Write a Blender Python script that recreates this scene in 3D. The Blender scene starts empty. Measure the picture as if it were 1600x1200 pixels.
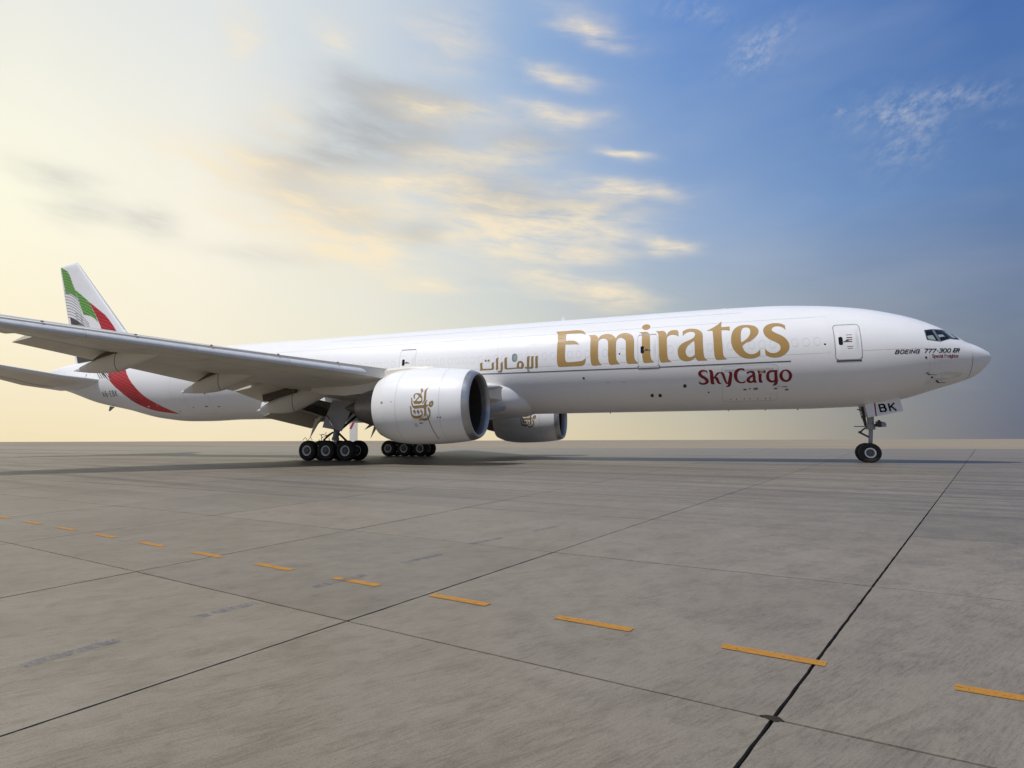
import bpy, math, random
import numpy as np
from mathutils import Vector, Matrix
from mathutils.geometry import delaunay_2d_cdt
random.seed(7)
R_ = math.radians
scene = bpy.context.scene
COL = scene.collection

# ------------------------------------------------------------------ camera
cd = bpy.data.cameras.new('camera'); cam = bpy.data.objects.new('camera', cd); COL.objects.link(cam)
scene.camera = cam
yaw, pitch, roll = -0.3654, 0.1187, -0.0029
fw = Vector((math.sin(yaw)*math.cos(pitch), math.cos(yaw)*math.cos(pitch), math.sin(pitch)))
r0 = Vector((math.cos(yaw), -math.sin(yaw), 0)); u0 = r0.cross(fw)
rt = r0*math.cos(roll)+u0*math.sin(roll); up = u0*math.cos(roll)-r0*math.sin(roll)
m = Matrix.Identity(4)
for i in range(3):
    m[i][0] = rt[i]; m[i][1] = up[i]; m[i][2] = -fw[i]
m.translation = Vector((-14.7722, -39.1284, 1.288))
cam.matrix_world = m
cd.sensor_width = 36; cd.lens = 36*927.2921/1600
cd.shift_x = 69.0875/1600; cd.shift_y = -22.5169/1600
cd.clip_start = .05; cd.clip_end = 20000
scene.render.resolution_x = 1024; scene.render.resolution_y = 768

# ------------------------------------------------------------------ exposure
scene.view_settings.view_transform = 'Standard'; scene.view_settings.look = 'None'
scene.view_settings.gamma = 1; scene.view_settings.exposure = 0; scene.view_settings.use_curve_mapping = False

# ------------------------------------------------------------------ sun
SUN = Vector((-.30, -.42, .86)).normalized()
sd = bpy.data.lights.new('sun', 'SUN'); sun = bpy.data.objects.new('sun', sd); COL.objects.link(sun)
sd.energy = 3.1; sd.angle = R_(.6); sd.color = (1, .965, .91)
sun.rotation_euler = SUN.to_track_quat('Z', 'Y').to_euler(); sun.location = (0, 0, 60)

# ------------------------------------------------------------------ node helpers
def srgb(c):
    return tuple(((v/255)/12.92 if v/255 <= .04045 else ((v/255+.055)/1.055)**2.4) for v in c)
class NT:
    def __init__(s, tree): s.t = tree; s.n = tree.nodes; s.l = tree.links
    def add(s, typ, **k):
        n = s.n.new(typ)
        for a, b in k.items(): setattr(n, a, b)
        return n
    def put(s, sock, v):
        if isinstance(v, bpy.types.NodeSocket): s.l.new(v, sock)
        elif v is not None: sock.default_value = v
    def m(s, op, a, b=None, c=None, clamp=False):
        n = s.add('ShaderNodeMath', operation=op, use_clamp=clamp)
        for i, v in enumerate((a, b, c)):
            if v is not None: s.put(n.inputs[i], v)
        return n.outputs[0]
    def vm(s, op, a, b=None):
        n = s.add('ShaderNodeVectorMath', operation=op); s.put(n.inputs[0], a)
        if b is not None: s.put(n.inputs[1], b)
        return n.outputs['Value'] if op in ('DOT_PRODUCT', 'LENGTH') else n.outputs[0]
    def mix(s, f, a, b, typ='MIX'):
        n = s.add('ShaderNodeMix', data_type='RGBA', blend_type=typ)
        s.put(n.inputs[0], f); s.put(n.inputs[6], a if isinstance(a, bpy.types.NodeSocket) else tuple(a)+(1,)); s.put(n.inputs[7], b if isinstance(b, bpy.types.NodeSocket) else tuple(b)+(1,))
        return n.outputs[2]
    def ramp(s, f, stops, interp='LINEAR'):
        n = s.add('ShaderNodeValToRGB'); e = n.color_ramp.elements; n.color_ramp.interpolation = interp
        while len(e) > 1: e.remove(e[-1])
        e[0].position = stops[0][0]; e[0].color = tuple(stops[0][1])+(1,)
        for p, c in stops[1:]:
            q = e.new(p); q.color = tuple(c)+(1,)
        s.put(n.inputs[0], f); return n.outputs[0]
    def rng(s, v, a, b, c=0, d=1, smooth=False):
        n = s.add('ShaderNodeMapRange', interpolation_type='SMOOTHSTEP' if smooth else 'LINEAR'); n.clamp = True
        s.put(n.inputs[0], v); n.inputs[1].default_value = a; n.inputs[2].default_value = b; n.inputs[3].default_value = c; n.inputs[4].default_value = d
        return n.outputs[0]
    def noise(s, vec, scale, detail=4, rough=.5, scl=None, rot=None, loc=None, dist=0):
        if scl or rot or loc:
            if rot:
                m0 = s.add('ShaderNodeMapping'); s.put(m0.inputs[0], vec); m0.inputs['Rotation'].default_value = rot; vec = m0.outputs[0]
            mp = s.add('ShaderNodeMapping'); s.put(mp.inputs[0], vec)
            if scl: mp.inputs['Scale'].default_value = scl
            if loc: mp.inputs['Location'].default_value = loc
            vec = mp.outputs[0]
        n = s.add('ShaderNodeTexNoise'); s.put(n.inputs['Vector'], vec)
        n.inputs['Scale'].default_value = scale; n.inputs['Detail'].default_value = detail; n.inputs['Roughness'].default_value = rough; n.inputs['Distortion'].default_value = dist
        return n

# ------------------------------------------------------------------ world
world = bpy.data.worlds.new('World'); scene.world = world; world.use_nodes = True
W = NT(world.node_tree); W.n.clear()
wo = W.add('ShaderNodeOutputWorld'); bg = W.add('ShaderNodeBackground'); W.l.new(bg.outputs[0], wo.inputs[0])
tc = W.add('ShaderNodeTexCoord'); sep = W.add('ShaderNodeSeparateXYZ'); W.l.new(tc.outputs['Generated'], sep.inputs[0])
dx, dy, dz = sep.outputs
az = W.m('MULTIPLY', W.m('ARCTAN2', dx, dy), 180/math.pi)
el = W.m('MULTIPLY', W.m('ARCSINE', dz), 180/math.pi)
t = W.m('MULTIPLY_ADD', az, 1/360, .5)
def P_(a): return (a+180)/360
def row(cols, azs, back):
    st = [(0, srgb(back)), (P_(-135), srgb(back)), (P_(-95), srgb([(cols[0][i]*2+back[i])/3 for i in range(3)]))]
    st += [(P_(a), srgb(c)) for a, c in zip(azs, cols)]
    st += [(P_(60), srgb([(cols[-1][i]*2+back[i])/3 for i in range(3)])), (P_(120), srgb(back)), (1, srgb(back))]
    return W.ramp(t, st)
AZ = (-60, -46.5, -30.3, -14.8, 0, 12.3, 23)
rowH = row([(243,227,188),(244,228,192),(240,224,186),(226,210,174),(196,187,164),(150,147,140),(102,107,124)], AZ, (140,140,142))
rowA = row([(253,240,209),(248,239,214),(238,233,210),(218,216,198),(184,188,180),(146,152,156),(114,126,146)], AZ, (142,150,162))
rowB = row([(255,252,228),(250,245,229),(226,229,224),(188,203,217),(144,170,205),(116,148,193),(92,126,176)], AZ, (116,138,168))
rowC = row([(232,233,229),(226,230,229),(202,212,222),(146,175,213),(102,142,202),(80,122,186),(66,106,172)], AZ, (72,108,168))
sky = W.mix(W.rng(el, .3, 7), rowH, rowA)
sky = W.mix(W.rng(el, 7, 19), sky, rowB)
sky = W.mix(W.rng(el, 19, 35), sky, rowC)
nis = W.add('ShaderNodeTexSky', sky_type='NISHITA'); nis.sun_disc = False
nis.sun_elevation = math.asin(SUN.z); nis.sun_rotation = math.atan2(SUN.x, SUN.y)
nsc = W.vm('MULTIPLY', nis.outputs[0], (.1, .1, .1))
sky = W.mix(W.rng(el, 38, 70, smooth=True), sky, nsc)
# clouds: wisps drawn out along the wind, each a soft streak broken up by noise
cmb = W.add('ShaderNodeCombineXYZ'); W.put(cmb.inputs[0], az); W.put(cmb.inputs[1], el)
pv = cmb.outputs[0]
n1 = W.noise(pv, .16, 3, .55, scl=(.55, 1.6, 1), rot=(0, 0, .12))
warp = W.vm('MULTIPLY', W.vm('SUBTRACT', n1.outputs['Color'], (.5, .5, .5)), (8, 3.0, 0))
pw = W.vm('ADD', pv, warp)
nb = W.noise(pv, .42, 5, .62, scl=(.4, 1.8, 1), rot=(0, 0, .14), dist=.3)
nbr = W.rng(nb.outputs[0], .32, .68)
def streaks(lst, k=1.0):
    acc = None
    for a, e, L, T, r, w in lst:
        mp = W.add('ShaderNodeMapping', vector_type='TEXTURE'); W.put(mp.inputs[0], pw)
        mp.inputs['Location'].default_value = (a, e, 0); mp.inputs['Rotation'].default_value = (0, 0, r); mp.inputs['Scale'].default_value = (L*.85, T*1.25*k, 1)
        d = W.vm('DOT_PRODUCT', mp.outputs[0], mp.outputs[0])
        g = W.m('POWER', math.e**-1, d)
        acc = W.m('MULTIPLY_ADD', g, w, acc if acc is not None else 0.0)
    return acc
LC= [(-9.67, 36.57, 3.83, 0.55, -0.21, 0.4), (-8.12, 35.25, 3.78, 0.33, -0.25, 0.7), (-11.41, 32.68, 3.83, 0.3, -0.25, 0.7), (-12.14, 29.43, 5.38, 0.52, -0.16, 1), (-16.39, 26.72, 5.13, 0.66, -0.05, 0.6), (-5.57, 25.88, 2.71, 0.21, -0.15, 0.8), (-5.51, 22.94, 4.16, 0.44, -0.19, 1), (-10.8, 20.55, 7.29, 1.15, -0.13, 1), (-1.92, 17.3, 2.39, 0.39, -0.21, 0.9), (-9.34, 17.44, 4.82, 0.35, -0.17, 0.6), (-11.86, 15.03, 6.67, 0.72, -0.28, 0.8), (-6.44, 13.55, 3.51, 0.53, -0.21, 0.5), (-24.52, 30.22, 6.52, 0.63, -0.11, 0.8), (-34.63, 35.3, 2.79, 0.69, -0.1, 0.6), (-43.66, 34.39, 1.85, 1.03, -0.26, 0.6), (-44.79, 24.34, 7.33, 0.74, -0.06, 0.6), (-36.92, 21.3, 9.11, 1.72, -0.18, 0.8), (-21.27, 21.46, 7.67, 1.4, -0.07, 0.8), (-31.67, 17.67, 9.39, 1.06, -0.1, 0.8), (-26.65, 15.18, 6.95, 0.36, 0.01, 0.5), (-22.9, 35.95, 5.28, 1.21, -0.13, 0.4), (-28.65, 23.85, 5.11, 0.68, -0.05, 0.7), (-39.85, 28.18, 3.55, 1.05, -0.03, 0.4), (-22.88, 25.69, 5.81, 0.89, -0.13, 0.6), (-16.5, 18.76, 6.28, 0.71, -0.11, 0.5)]
DC= [(-12.64, 21.97, 8.6, 0.46, -0.11, 0.6), (-14.44, 27.29, 4.47, 0.43, -0.12, 0.5), (-29.41, 31.39, 5.81, 0.52, -0.1, 0.8), (-23.54, 30.76, 3.92, 0.42, -0.11, 0.6), (-28.07, 27.98, 7.75, 0.92, -0.1, 1), (-35.54, 25.28, 6.82, 0.77, -0.05, 0.7), (-38.46, 22.96, 4.15, 0.67, -0.1, 0.6), (-19.01, 23.44, 5.77, 0.8, -0.09, 0.6), (-26.06, 19.82, 3.51, 0.47, 0.02, 0.6), (-49.22, 18.9, 3.08, 0.47, 0.06, 0.42), (-54.91, 18.64, 3.71, 0.4, 0.09, 0.3), (-57.05, 20.86, 4.43, 0.44, -0.01, 0.3), (-32.97, 20.77, 4.95, 0.69, -0.11, 0.5), (-39.97, 16.78, 5.85, 0.34, -0.06, 0.2)]
RC= [(6.1, 31.45, 2.56, 0.77, -0.06, 1), (8.25, 32.07, 2.35, 0.79, 0.14, 0.6), (1.96, 35.74, 3.45, 0.69, -0.34, 0.6), (16.57, 24.75, 3.55, 0.65, -0.08, 0.8), (16.41, 22.95, 2.88, 1.37, -1.21, 0.8), (20.57, 24.6, 4.01, 0.43, -0.3, 0.7), (12.65, 25.7, 0.84, 0.28, -0.26, 0.9), (22.19, 22.1, 1.08, 0.3, -0.32, 0.4)]
fd = W.m('MULTIPLY', streaks(DC, 2.1), W.m('MULTIPLY_ADD', nbr, .9, .5), clamp=True)
sky = W.mix(W.m('MULTIPLY', fd, .8), sky, W.mix(.55, sky, srgb((142, 152, 166))))
sky = W.mix(W.m('MULTIPLY', fd, .62), sky, srgb((168, 172, 176)))
fl = W.m('MULTIPLY', streaks(LC, 1.55), W.m('MULTIPLY_ADD', nbr, 1.1, .25), clamp=True)
sky = W.mix(W.m('MULTIPLY', fl, .80), sky, srgb((252, 234, 200)))
nr = W.noise(pv, 1.1, 6, .68, scl=(.8, 1.3, 1), rot=(0, 0, -.4))
fr = W.m('MULTIPLY', streaks(RC, 1.2), W.rng(nr.outputs[0], .42, .72), clamp=True)
sky = W.mix(W.m('MULTIPLY', fr, .5), sky, srgb((196, 200, 208)))
# large faint veil
nv = W.noise(pv, .05, 4, .55, scl=(.6, 1.8, 1))
sky = W.mix(W.m('MULTIPLY', W.rng(nv.outputs[0], .45, .75), .14), sky, srgb((228, 228, 224)))
W.l.new(sky, bg.inputs[0]); bg.inputs[1].default_value = 1.0
world.cycles.sampling_method = 'MANUAL'; world.cycles.sample_map_resolution = 512

# ------------------------------------------------------------------ materials
def mat(name, col, rough=.5, metal=0, coat=0, spec=.5, tweak=None):
    m = bpy.data.materials.new(name); m.use_nodes = True
    N = NT(m.node_tree); b = N.n['Principled BSDF']
    b.inputs['Base Color'].default_value = tuple(col)+(1,); b.inputs['Roughness'].default_value = rough
    b.inputs['Metallic'].default_value = metal; b.inputs['Coat Weight'].default_value = coat; b.inputs['Coat Roughness'].default_value = .06
    b.inputs['Specular IOR Level'].default_value = spec
    if tweak: tweak(N, b)
    return m
def paintish(col, amt=.06, sc=.7):
    def f(N, b):
        g = N.add('ShaderNodeNewGeometry')
        n = N.noise(g.outputs['Position'], sc, 5, .6, scl=(.35, 1, 1)); n2 = N.noise(g.outputs['Position'], 6, 3, .6, scl=(.2, 1, 1))
        k = N.m('ADD', N.m('MULTIPLY', N.rng(n.outputs[0], .3, .7), .7), N.m('MULTIPLY', n2.outputs[0], .3))
        c = N.mix(k, [v*(1-amt) for v in col], [min(1, v*(1+amt*.4)) for v in col])
        N.l.new(c, b.inputs['Base Color'])
        N.l.new(N.rng(n2.outputs[0], .3, .7, b.inputs['Roughness'].default_value*.85, b.inputs['Roughness'].default_value*1.2), b.inputs['Roughness'])
    return f
def P(name, col, rough=.3, metal=0, coat=0, amt=.06, sc=.7): return mat(name, col, rough, metal, coat, tweak=paintish(col, amt, sc))
M = {}
M['white'] = P('white_gloss_paint', (.82, .82, .835), .46, coat=.35, amt=.05)
M['nacelle'] = P('white_nacelle_paint', (.87, .87, .87), .42, coat=.45, amt=.04)
M['wing_under'] = P('grey_wing_paint', (.80, .755, .66), .45, amt=.12, sc=1.2)
M['slat'] = P('bare_slat_metal', (.66, .67, .68), .48, metal=.12, amt=.12, sc=2)
M['slat_edge'] = P('slat_upper_skin', (.60, .61, .62), .4, amt=.1, sc=2)
M['wing_top'] = P('grey_wing_upper_paint', (.46, .47, .48), .45, amt=.1)
M['flap'] = P('grey_flap_paint', (.76, .71, .60), .48, amt=.12, sc=1.2)
M['flap_inner'] = P('inner_flap_shaded_paint', (.36, .34, .28), .55, amt=.2, sc=2)  # same paint as the outer flap; under-wing shade is put into this darker colour
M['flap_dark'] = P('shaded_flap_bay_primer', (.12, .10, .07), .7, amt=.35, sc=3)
M['seam'] = mat('dark_seam', (.06, .06, .065), .7)
M['faint'] = mat('panel_line', (.60, .61, .63), .5)
M['gold'] = P('gold_livery_film', (.42, .255, .075), .45, coat=.12, amt=.12, sc=1.5)
M['gold_dark'] = P('dark_gold_arabic_film', (.30, .19, .06), .45, coat=.1, amt=.08)
M['maroon'] = P('maroon_lettering_film', (.21, .003, .010), .5, coat=.0, amt=.1)
M['red'] = P('red_livery_film', (.55, .02, .03), .45, coat=.1, amt=.1)
M['red_dark'] = P('dark_red_stripe_film', (.22, .02, .025), .4, amt=.1)
M['green'] = P('green_livery_film', (.16, .40, .07), .45, coat=.1, amt=.1)
M['green_dark'] = P('dark_green_stripe_film', (.06, .17, .04), .4, amt=.1)
M['black_film'] = P('black_livery_film', (.035, .03, .02), .35, coat=.3, amt=.2)
M['grey_film'] = P('grey_stripe_film', (.34, .34, .36), .4, amt=.1)
M['black'] = mat('black_marking', (.015, .015, .018), .5)
M['lip'] = P('polished_intake_lip', (.50, .50, .50), .38, metal=.8, amt=.12, sc=3)
M['duct'] = P('intake_duct_liner', (.045, .038, .032), .95, amt=.15, sc=4)
M['fan'] = mat('fan_titanium', (.10, .10, .11), .4, metal=.6)
M['core'] = P('core_cowl_metal', (.30, .27, .24), .42, metal=.6, amt=.25, sc=4)
M['core_dark'] = P('exhaust_metal', (.11, .095, .08), .5, metal=.5, amt=.25, sc=6)
M['tyre'] = P('tyre_rubber', (.022, .021, .020), .75, amt=.35, sc=9)
M['rim'] = P('wheel_rim_paint', (.90, .90, .90), .4, amt=.1, sc=8)
M['hub'] = P('wheel_brake_hub', (.16, .155, .15), .45, metal=.5, amt=.3, sc=20)
M['gear'] = P('gear_grey_enamel', (.32, .33, .35), .4, amt=.2, sc=8)
M['gear_dark'] = P('gear_dark_hydraulics', (.035, .033, .032), .5, amt=.4, sc=14)
M['door_grey'] = P('gear_door_paint', (.46, .46, .48), .4, amt=.1, sc=3)
M['chrome'] = mat('chrome_rod', (.85, .86, .88), .15, metal=1)
M['glass'] = mat('cockpit_glass', (.010, .011, .012), .08, spec=.35)
M['glimpse'] = mat('daylight_through_cabin', (.30, .38, .34), .12, coat=.6)
M['frame'] = mat('window_frame', (.22, .22, .24), .4, metal=.3)
M['joint_line'] = mat('wing_joint_line', (.30, .28, .24), .6)
M['brown'] = mat('stencil_brown', (.20, .12, .04), .6)
M['yellow'] = mat('stencil_yellow', (.55, .36, .03), .5)

def concrete(name):
    m = bpy.data.materials.new(name); m.use_nodes = True
    N = NT(m.node_tree); b = N.n['Principled BSDF']
    g = N.add('ShaderNodeNewGeometry'); p = g.outputs['Position']; rot = (0, 0, -1.02)
    big = N.noise(p, .30, 5, .6, loc=(3, 1, 0)); med = N.noise(p, 2.2, 7, .72, scl=(.65, 1.1, 1), rot=rot)
    blot = N.noise(p, 4.5, 6, .75, scl=(.8, 1.2, 1), rot=rot, dist=.4)
    broom = N.noise(p, 60, 6, .78, scl=(.10, 1, 1), rot=rot); line = N.noise(p, 12, 5, .7, scl=(.05, 1, 1), rot=(0, 0, -.86))
    fine = N.noise(p, 85, 4, .78); speck = N.noise(p, 150, 2, .6)
    oi = N.add('ShaderNodeObjectInfo')
    base = (.200, .170, .130); lo = (.090, .071, .044); hi = (.250, .218, .174)
    c = N.mix(N.rng(big.outputs[0], .32, .68, 0, 1), base, hi)
    c = N.mix(N.m('MULTIPLY', N.rng(med.outputs[0], .46, .72), .50), c, lo)
    c = N.mix(N.m('MULTIPLY', N.rng(blot.outputs[0], .50, .68), .38), c, lo)
    c = N.mix(N.m('MULTIPLY', N.rng(broom.outputs[0], .48, .64), N.rng(med.outputs[0], .35, .62, .22, .75)), c, lo)
    c = N.mix(N.m('MULTIPLY', N.rng(line.outputs[0], .58, .68), .35), c, lo)
    c = N.mix(N.m('MULTIPLY', N.rng(broom.outputs[0], .46, .30), .35), c, hi)
    c = N.mix(N.m('MULTIPLY', N.rng(fine.outputs[0], .50, .66), .45), c, (.085, .072, .052))
    c = N.mix(N.m('MULTIPLY', N.rng(fine.outputs[0], .5, .32), .35), c, hi)
    c = N.mix(N.m('MULTIPLY', N.rng(speck.outputs[0], .69, .75), .55), c, (.04, .035, .03))
    # long wheel smears left by turning aircraft, out beyond the near slabs
    sp = N.add('ShaderNodeSeparateXYZ'); N.put(sp.inputs[0], p)
    sm = N.noise(p, .8, 6, .66, scl=(.05, 1, 1), rot=(0, 0, .30), dist=.25); sm2 = N.noise(p, 2.3, 5, .66, scl=(.035, 1, 1), rot=(0, 0, .18))
    zone = N.m('MULTIPLY', N.rng(sp.outputs[1], -31, -24, smooth=True), N.rng(sp.outputs[1], 5, 40, 1, .25))
    c = N.mix(N.m('MULTIPLY', N.m('MULTIPLY', N.rng(sm.outputs[0], .50, .60), zone), .62), c, (.085, .073, .06))
    c = N.mix(N.m('MULTIPLY', N.m('MULTIPLY', N.rng(sm2.outputs[0], .50, .60), zone), .60), c, (.10, .086, .07))
    c = N.mix(1, c, N.ramp(oi.outputs['Random'], [(0, (.91, .91, .91)), (1, (1.07, 1.06, 1.05))]), 'MULTIPLY')
    N.l.new(c, b.inputs['Base Color'])
    N.l.new(N.rng(med.outputs[0], .3, .7, .60, .46), b.inputs['Roughness']); b.inputs['Specular IOR Level'].default_value = .5
    h = N.m('ADD', N.m('MULTIPLY', fine.outputs[0], .5), N.m('MULTIPLY', broom.outputs[0], .8))
    bp = N.add('ShaderNodeBump'); bp.inputs['Strength'].default_value = .5; bp.inputs['Distance'].default_value = .004; N.l.new(h, bp.inputs['Height']); N.l.new(bp.outputs[0], b.inputs['Normal'])
    return m
def sand(N, b):
    g = N.add('ShaderNodeNewGeometry'); p = g.outputs['Position']
    n = N.noise(p, .02, 6, .65, scl=(.3, 1, 1), rot=(0, 0, .3)); n2 = N.noise(p, .3, 5, .7)
    c = N.mix(N.rng(n.outputs[0], .35, .65), (.32, .27, .20), (.235, .20, .155)); c = N.mix(N.m('MULTIPLY', N.rng(n2.outputs[0], .5, .7), .3), c, (.20, .167, .125))
    N.l.new(c, b.inputs['Base Color'])
M['sand'] = mat('packed_desert_sand', (.36, .3, .22), .95, spec=.15, tweak=sand)
M['concrete'] = concrete('brushed_concrete')
M['sealant'] = mat('joint_sealant', (.030, .023, .016), .9, spec=.2)
def worn(name, col, thr0, thr1, sc=40, a=1.0):
    m = bpy.data.materials.new(name); m.use_nodes = True; N = NT(m.node_tree); b = N.n['Principled BSDF']
    g = N.add('ShaderNodeNewGeometry'); n = N.noise(g.outputs['Position'], sc, 5, .7, scl=(.25, 1, 1), rot=(0, 0, .225)); n2 = N.noise(g.outputs['Position'], sc*3, 3, .7)
    c = N.mix(N.rng(n.outputs[0], .35, .7), col, [v*.62 for v in col]); N.l.new(c, b.inputs['Base Color']); b.inputs['Roughness'].default_value = .6
    N.l.new(N.m('MULTIPLY', N.rng(N.m('ADD', N.m('MULTIPLY', n.outputs[0], .6), N.m('MULTIPLY', n2.outputs[0], .4)), thr0, thr1), a), b.inputs['Alpha'])
    return m
M['dash'] = worn('worn_orange_paint', (.50, .225, .015), .36, .47, 26)
M['blue_mark'] = worn('faded_blue_paint', (.17, .19, .24), .42, .62, 14, .62)

# ------------------------------------------------------------------ object helpers
def link(o, parent=None):
    COL.objects.link(o)
    if parent is not None: o.parent = parent
    return o
def mesh_obj(name, V, F, m, parent=None, smooth=False, sharp=None):
    me = bpy.data.meshes.new(name); me.from_pydata([tuple(v) for v in V], [], F); me.update()
    if m is not None: me.materials.append(m)
    if smooth:
        me.polygons.foreach_set('use_smooth', [True]*len(me.polygons))
        if sharp: me.set_sharp_from_angle(angle=R_(sharp))
    return link(bpy.data.objects.new(name, me), parent)
def empty(name, loc=(0, 0, 0), parent=None):
    o = bpy.data.objects.new(name, None); o.location = loc; return link(o, parent)
class MB:
    def __init__(s): s.V = []; s.F = []
    def addm(s, V, F):
        k = len(s.V); s.V += [tuple(v) for v in V]; s.F += [tuple(i+k for i in f) for f in F]; return s
    def loft(s, rings, close=True, cap=True):
        n = len(rings[0]); V = [p for r in rings for p in r]; F = []
        for i in range(len(rings)-1):
            for j in range(n if close else n-1):
                a = i*n+j; b = i*n+(j+1) % n; F.append((a, b, b+n, a+n))
        if cap: F.append(tuple(range(n))[::-1]); F.append(tuple((len(rings)-1)*n+j for j in range(n)))
        return s.addm(V, F)
    def tube(s, a, b, r0, r1=None, n=14, cap=True):
        a = Vector(a); b = Vector(b); r1 = r0 if r1 is None else r1; d = (b-a).normalized()
        u = d.orthogonal().normalized(); v = d.cross(u)
        R = [[p+(u*math.cos(2*math.pi*k/n)+v*math.sin(2*math.pi*k/n))*r for k in range(n)] for p, r in ((a, r0), (b, r1))]
        return s.loft(R, cap=cap)
    def revolve(s, prof, c, axis='x', n=48, cap=False):
        rings = []
        for t_, r in prof:
            ring = []
            for k in range(n):
                a = 2*math.pi*k/n; p = [0, 0, 0]
                if axis == 'x': p = [c[0]+t_, c[1]+r*math.cos(a), c[2]+r*math.sin(a)]
                elif axis == 'y': p = [c[0]+r*math.cos(a), c[1]+t_, c[2]+r*math.sin(a)]
                ring.append(tuple(p))
            rings.append(ring)
        return s.loft(rings, cap=cap)
    def box(s, c, sz, rot=None):
        V = [Vector((x*sz[0]/2, y*sz[1]/2, z*sz[2]/2)) for x in (-1, 1) for y in (-1, 1) for z in (-1, 1)]
        if rot is not None: V = [rot @ v for v in V]
        V = [v+Vector(c) for v in V]
        return s.addm(V, [(0, 1, 3, 2), (4, 6, 7, 5), (0, 4, 5, 1), (2, 3, 7, 6), (0, 2, 6, 4), (1, 5, 7, 3)])
    def prism(s, poly, off):
        n = len(poly); off = Vector(off); V = [Vector(p) for p in poly]+[Vector(p)+off for p in poly]
        return s.addm(V, [tuple(range(n))[::-1], tuple(range(n, 2*n))]+[(i, (i+1) % n, (i+1) % n+n, i+n) for i in range(n)])
    def make(s, name, m, parent=None, smooth=False, sharp=None): 
        o = mesh_obj(name, s.V, s.F, m, parent, smooth, sharp)
        return o
def tagthing(o, label, cat, group=None):
    o['label'] = label; o['category'] = cat
    if group: o['group'] = group
    return o

# ================================================================== GROUND
S = 4000
ground = mesh_obj('ground', [(-S, -S, -.03), (S, -S, -.03), (S, S, -.03), (-S, S, -.03)], [(0, 1, 2, 3)], M['sand']); ground['kind'] = 'structure'
# apron of cast slabs: joints fan out slightly, as laid
I0, I1, J0, J1 = -9, 8, -2, 15
base = {-2: (-23.0, -33.95, .095), -1: (-20.04, -34.61, .165), 0: (-17.18, -35.28, .259), 1: (-14.5, -35.89, .361)}
for i in range(-3, I0-1, -1):
    b = base[i+1]; base[i] = (b[0]-2.9, b[1]+.6, b[2]-.085)
for i in range(2, I1+2):
    b = base[i-1]; base[i] = (b[0]+2.8, b[1]-.58, b[2]+.08)
def jy(j): return 3.1*j if j <= 1 else 3.1+3.35*(j-1)
def VV(i, j): b = base[i]; y = jy(j); return Vector((b[0]+b[2]*y, b[1]+y, 0))
apron = mesh_obj('apron', [VV(I0, J0)+Vector((0, 0, -.024)), VV(I1, J0)+Vector((0, 0, -.024)), VV(I1, J1+13)+Vector((0, 0, -.024)), VV(I0, J1+13)+Vector((0, 0, -.024))], [(0, 1, 2, 3)], M['sealant'])
apron['kind'] = 'structure'
GAP = .008
def slab_poly(a, b, c, d, g=GAP, gv=None, sub=6, wob=.0016):
    # a,b front edge; c,d back edge ; inset and slightly chipped edges
    cen = (a+b+c+d)/4; pts = []
    cs = [a, b, c, d]; ins = []
    ux = (b-a).normalized(); uy = (d-a).normalized(); uy2 = (c-b).normalized()
    gl, gr, gt = gv
    ins = [a+ux*gl+uy*gt, b-ux*gr+uy2*gt, c-ux*gr-uy2*gt, d+ux*gl-uy*gt]
    for k in range(4):
        p, q = ins[k], ins[(k+1) % 4]; n = Vector((-(q-p).y, (q-p).x, 0)).normalized()
        for s_ in range(sub):
            r = p+(q-p)*(s_/sub)
            if s_: r = r+n*random.uniform(-wob, wob)
            pts.append(r)
    return pts
near = 0
for j in range(J0, J1):
    for i in range(I0, I1):
        sub = 40 if j < 2 else (12 if j < 5 else 3)
        gw = lambda q: .0095 if q == 1 else .0085
        pts = slab_poly(VV(i, j), VV(i+1, j), VV(i+1, j+1), VV(i, j+1), gv=(gw(i), gw(i+1), .0085), sub=sub, wob=.0022)
        n = len(pts); z = random.uniform(-.0008, .0008)
        V = [(p.x, p.y, z) for p in pts]+[(p.x, p.y, -.022) for p in pts]
        F = [tuple(range(n))]+[(k+n, (k+1) % n+n, (k+1) % n, k) for k in range(n)]
        mesh_obj('slab', V, F, M['concrete'], apron)
mb = MB()
for i in range(I0, I1):
    a, b, c, d = VV(i, J1), VV(i+1, J1), VV(i+1, J1+13), VV(i, J1+13)
    g = Vector((.018, 0, 0)); mb.prism([a+g+Vector((0,.01,-.022)), b-g+Vector((0,.01,-.022)), c-g+Vector((0,0,-.022)), d+g+Vector((0,0,-.022))], (0, 0, .022))
for ia, ib in ((I0, I0-60), (I1, I1+60)):
    for j in (J0, 4, 10, J1):
        k = {J0: 4, 4: 10, 10: J1, J1: J1+13}[j]; sg = 1 if ib > ia else -1
        a, d = VV(ia, j)+Vector((sg*.02, 0, -.022)), VV(ia, k)+Vector((sg*.02, -.02, -.022)); w = Vector((sg*260, -sg*30, 0)); w2 = Vector((sg*300, -sg*24, 0))
        q = [a, a+w, d+w2, d] if sg > 0 else [a+w, a, d, d+w2]
        mb.prism(q, (0, 0, .0215))
far = mb.make('slab', M['concrete'], apron); far['kind'] = 'stuff'
# sealed crack patch where two joints meet
pp = VV(1, 0); mb = MB()
mb.addm([(pp.x+dx_, pp.y+dy_, .0015) for dx_, dy_ in ((-.055, .02), (-.02, .035), (.03, .03), (.045, -.005), (.01, -.03), (-.02, -.015))], [(0, 5, 4, 3, 2, 1)])
mb.make('joint_patch', M['sealant'], apron)
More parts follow.
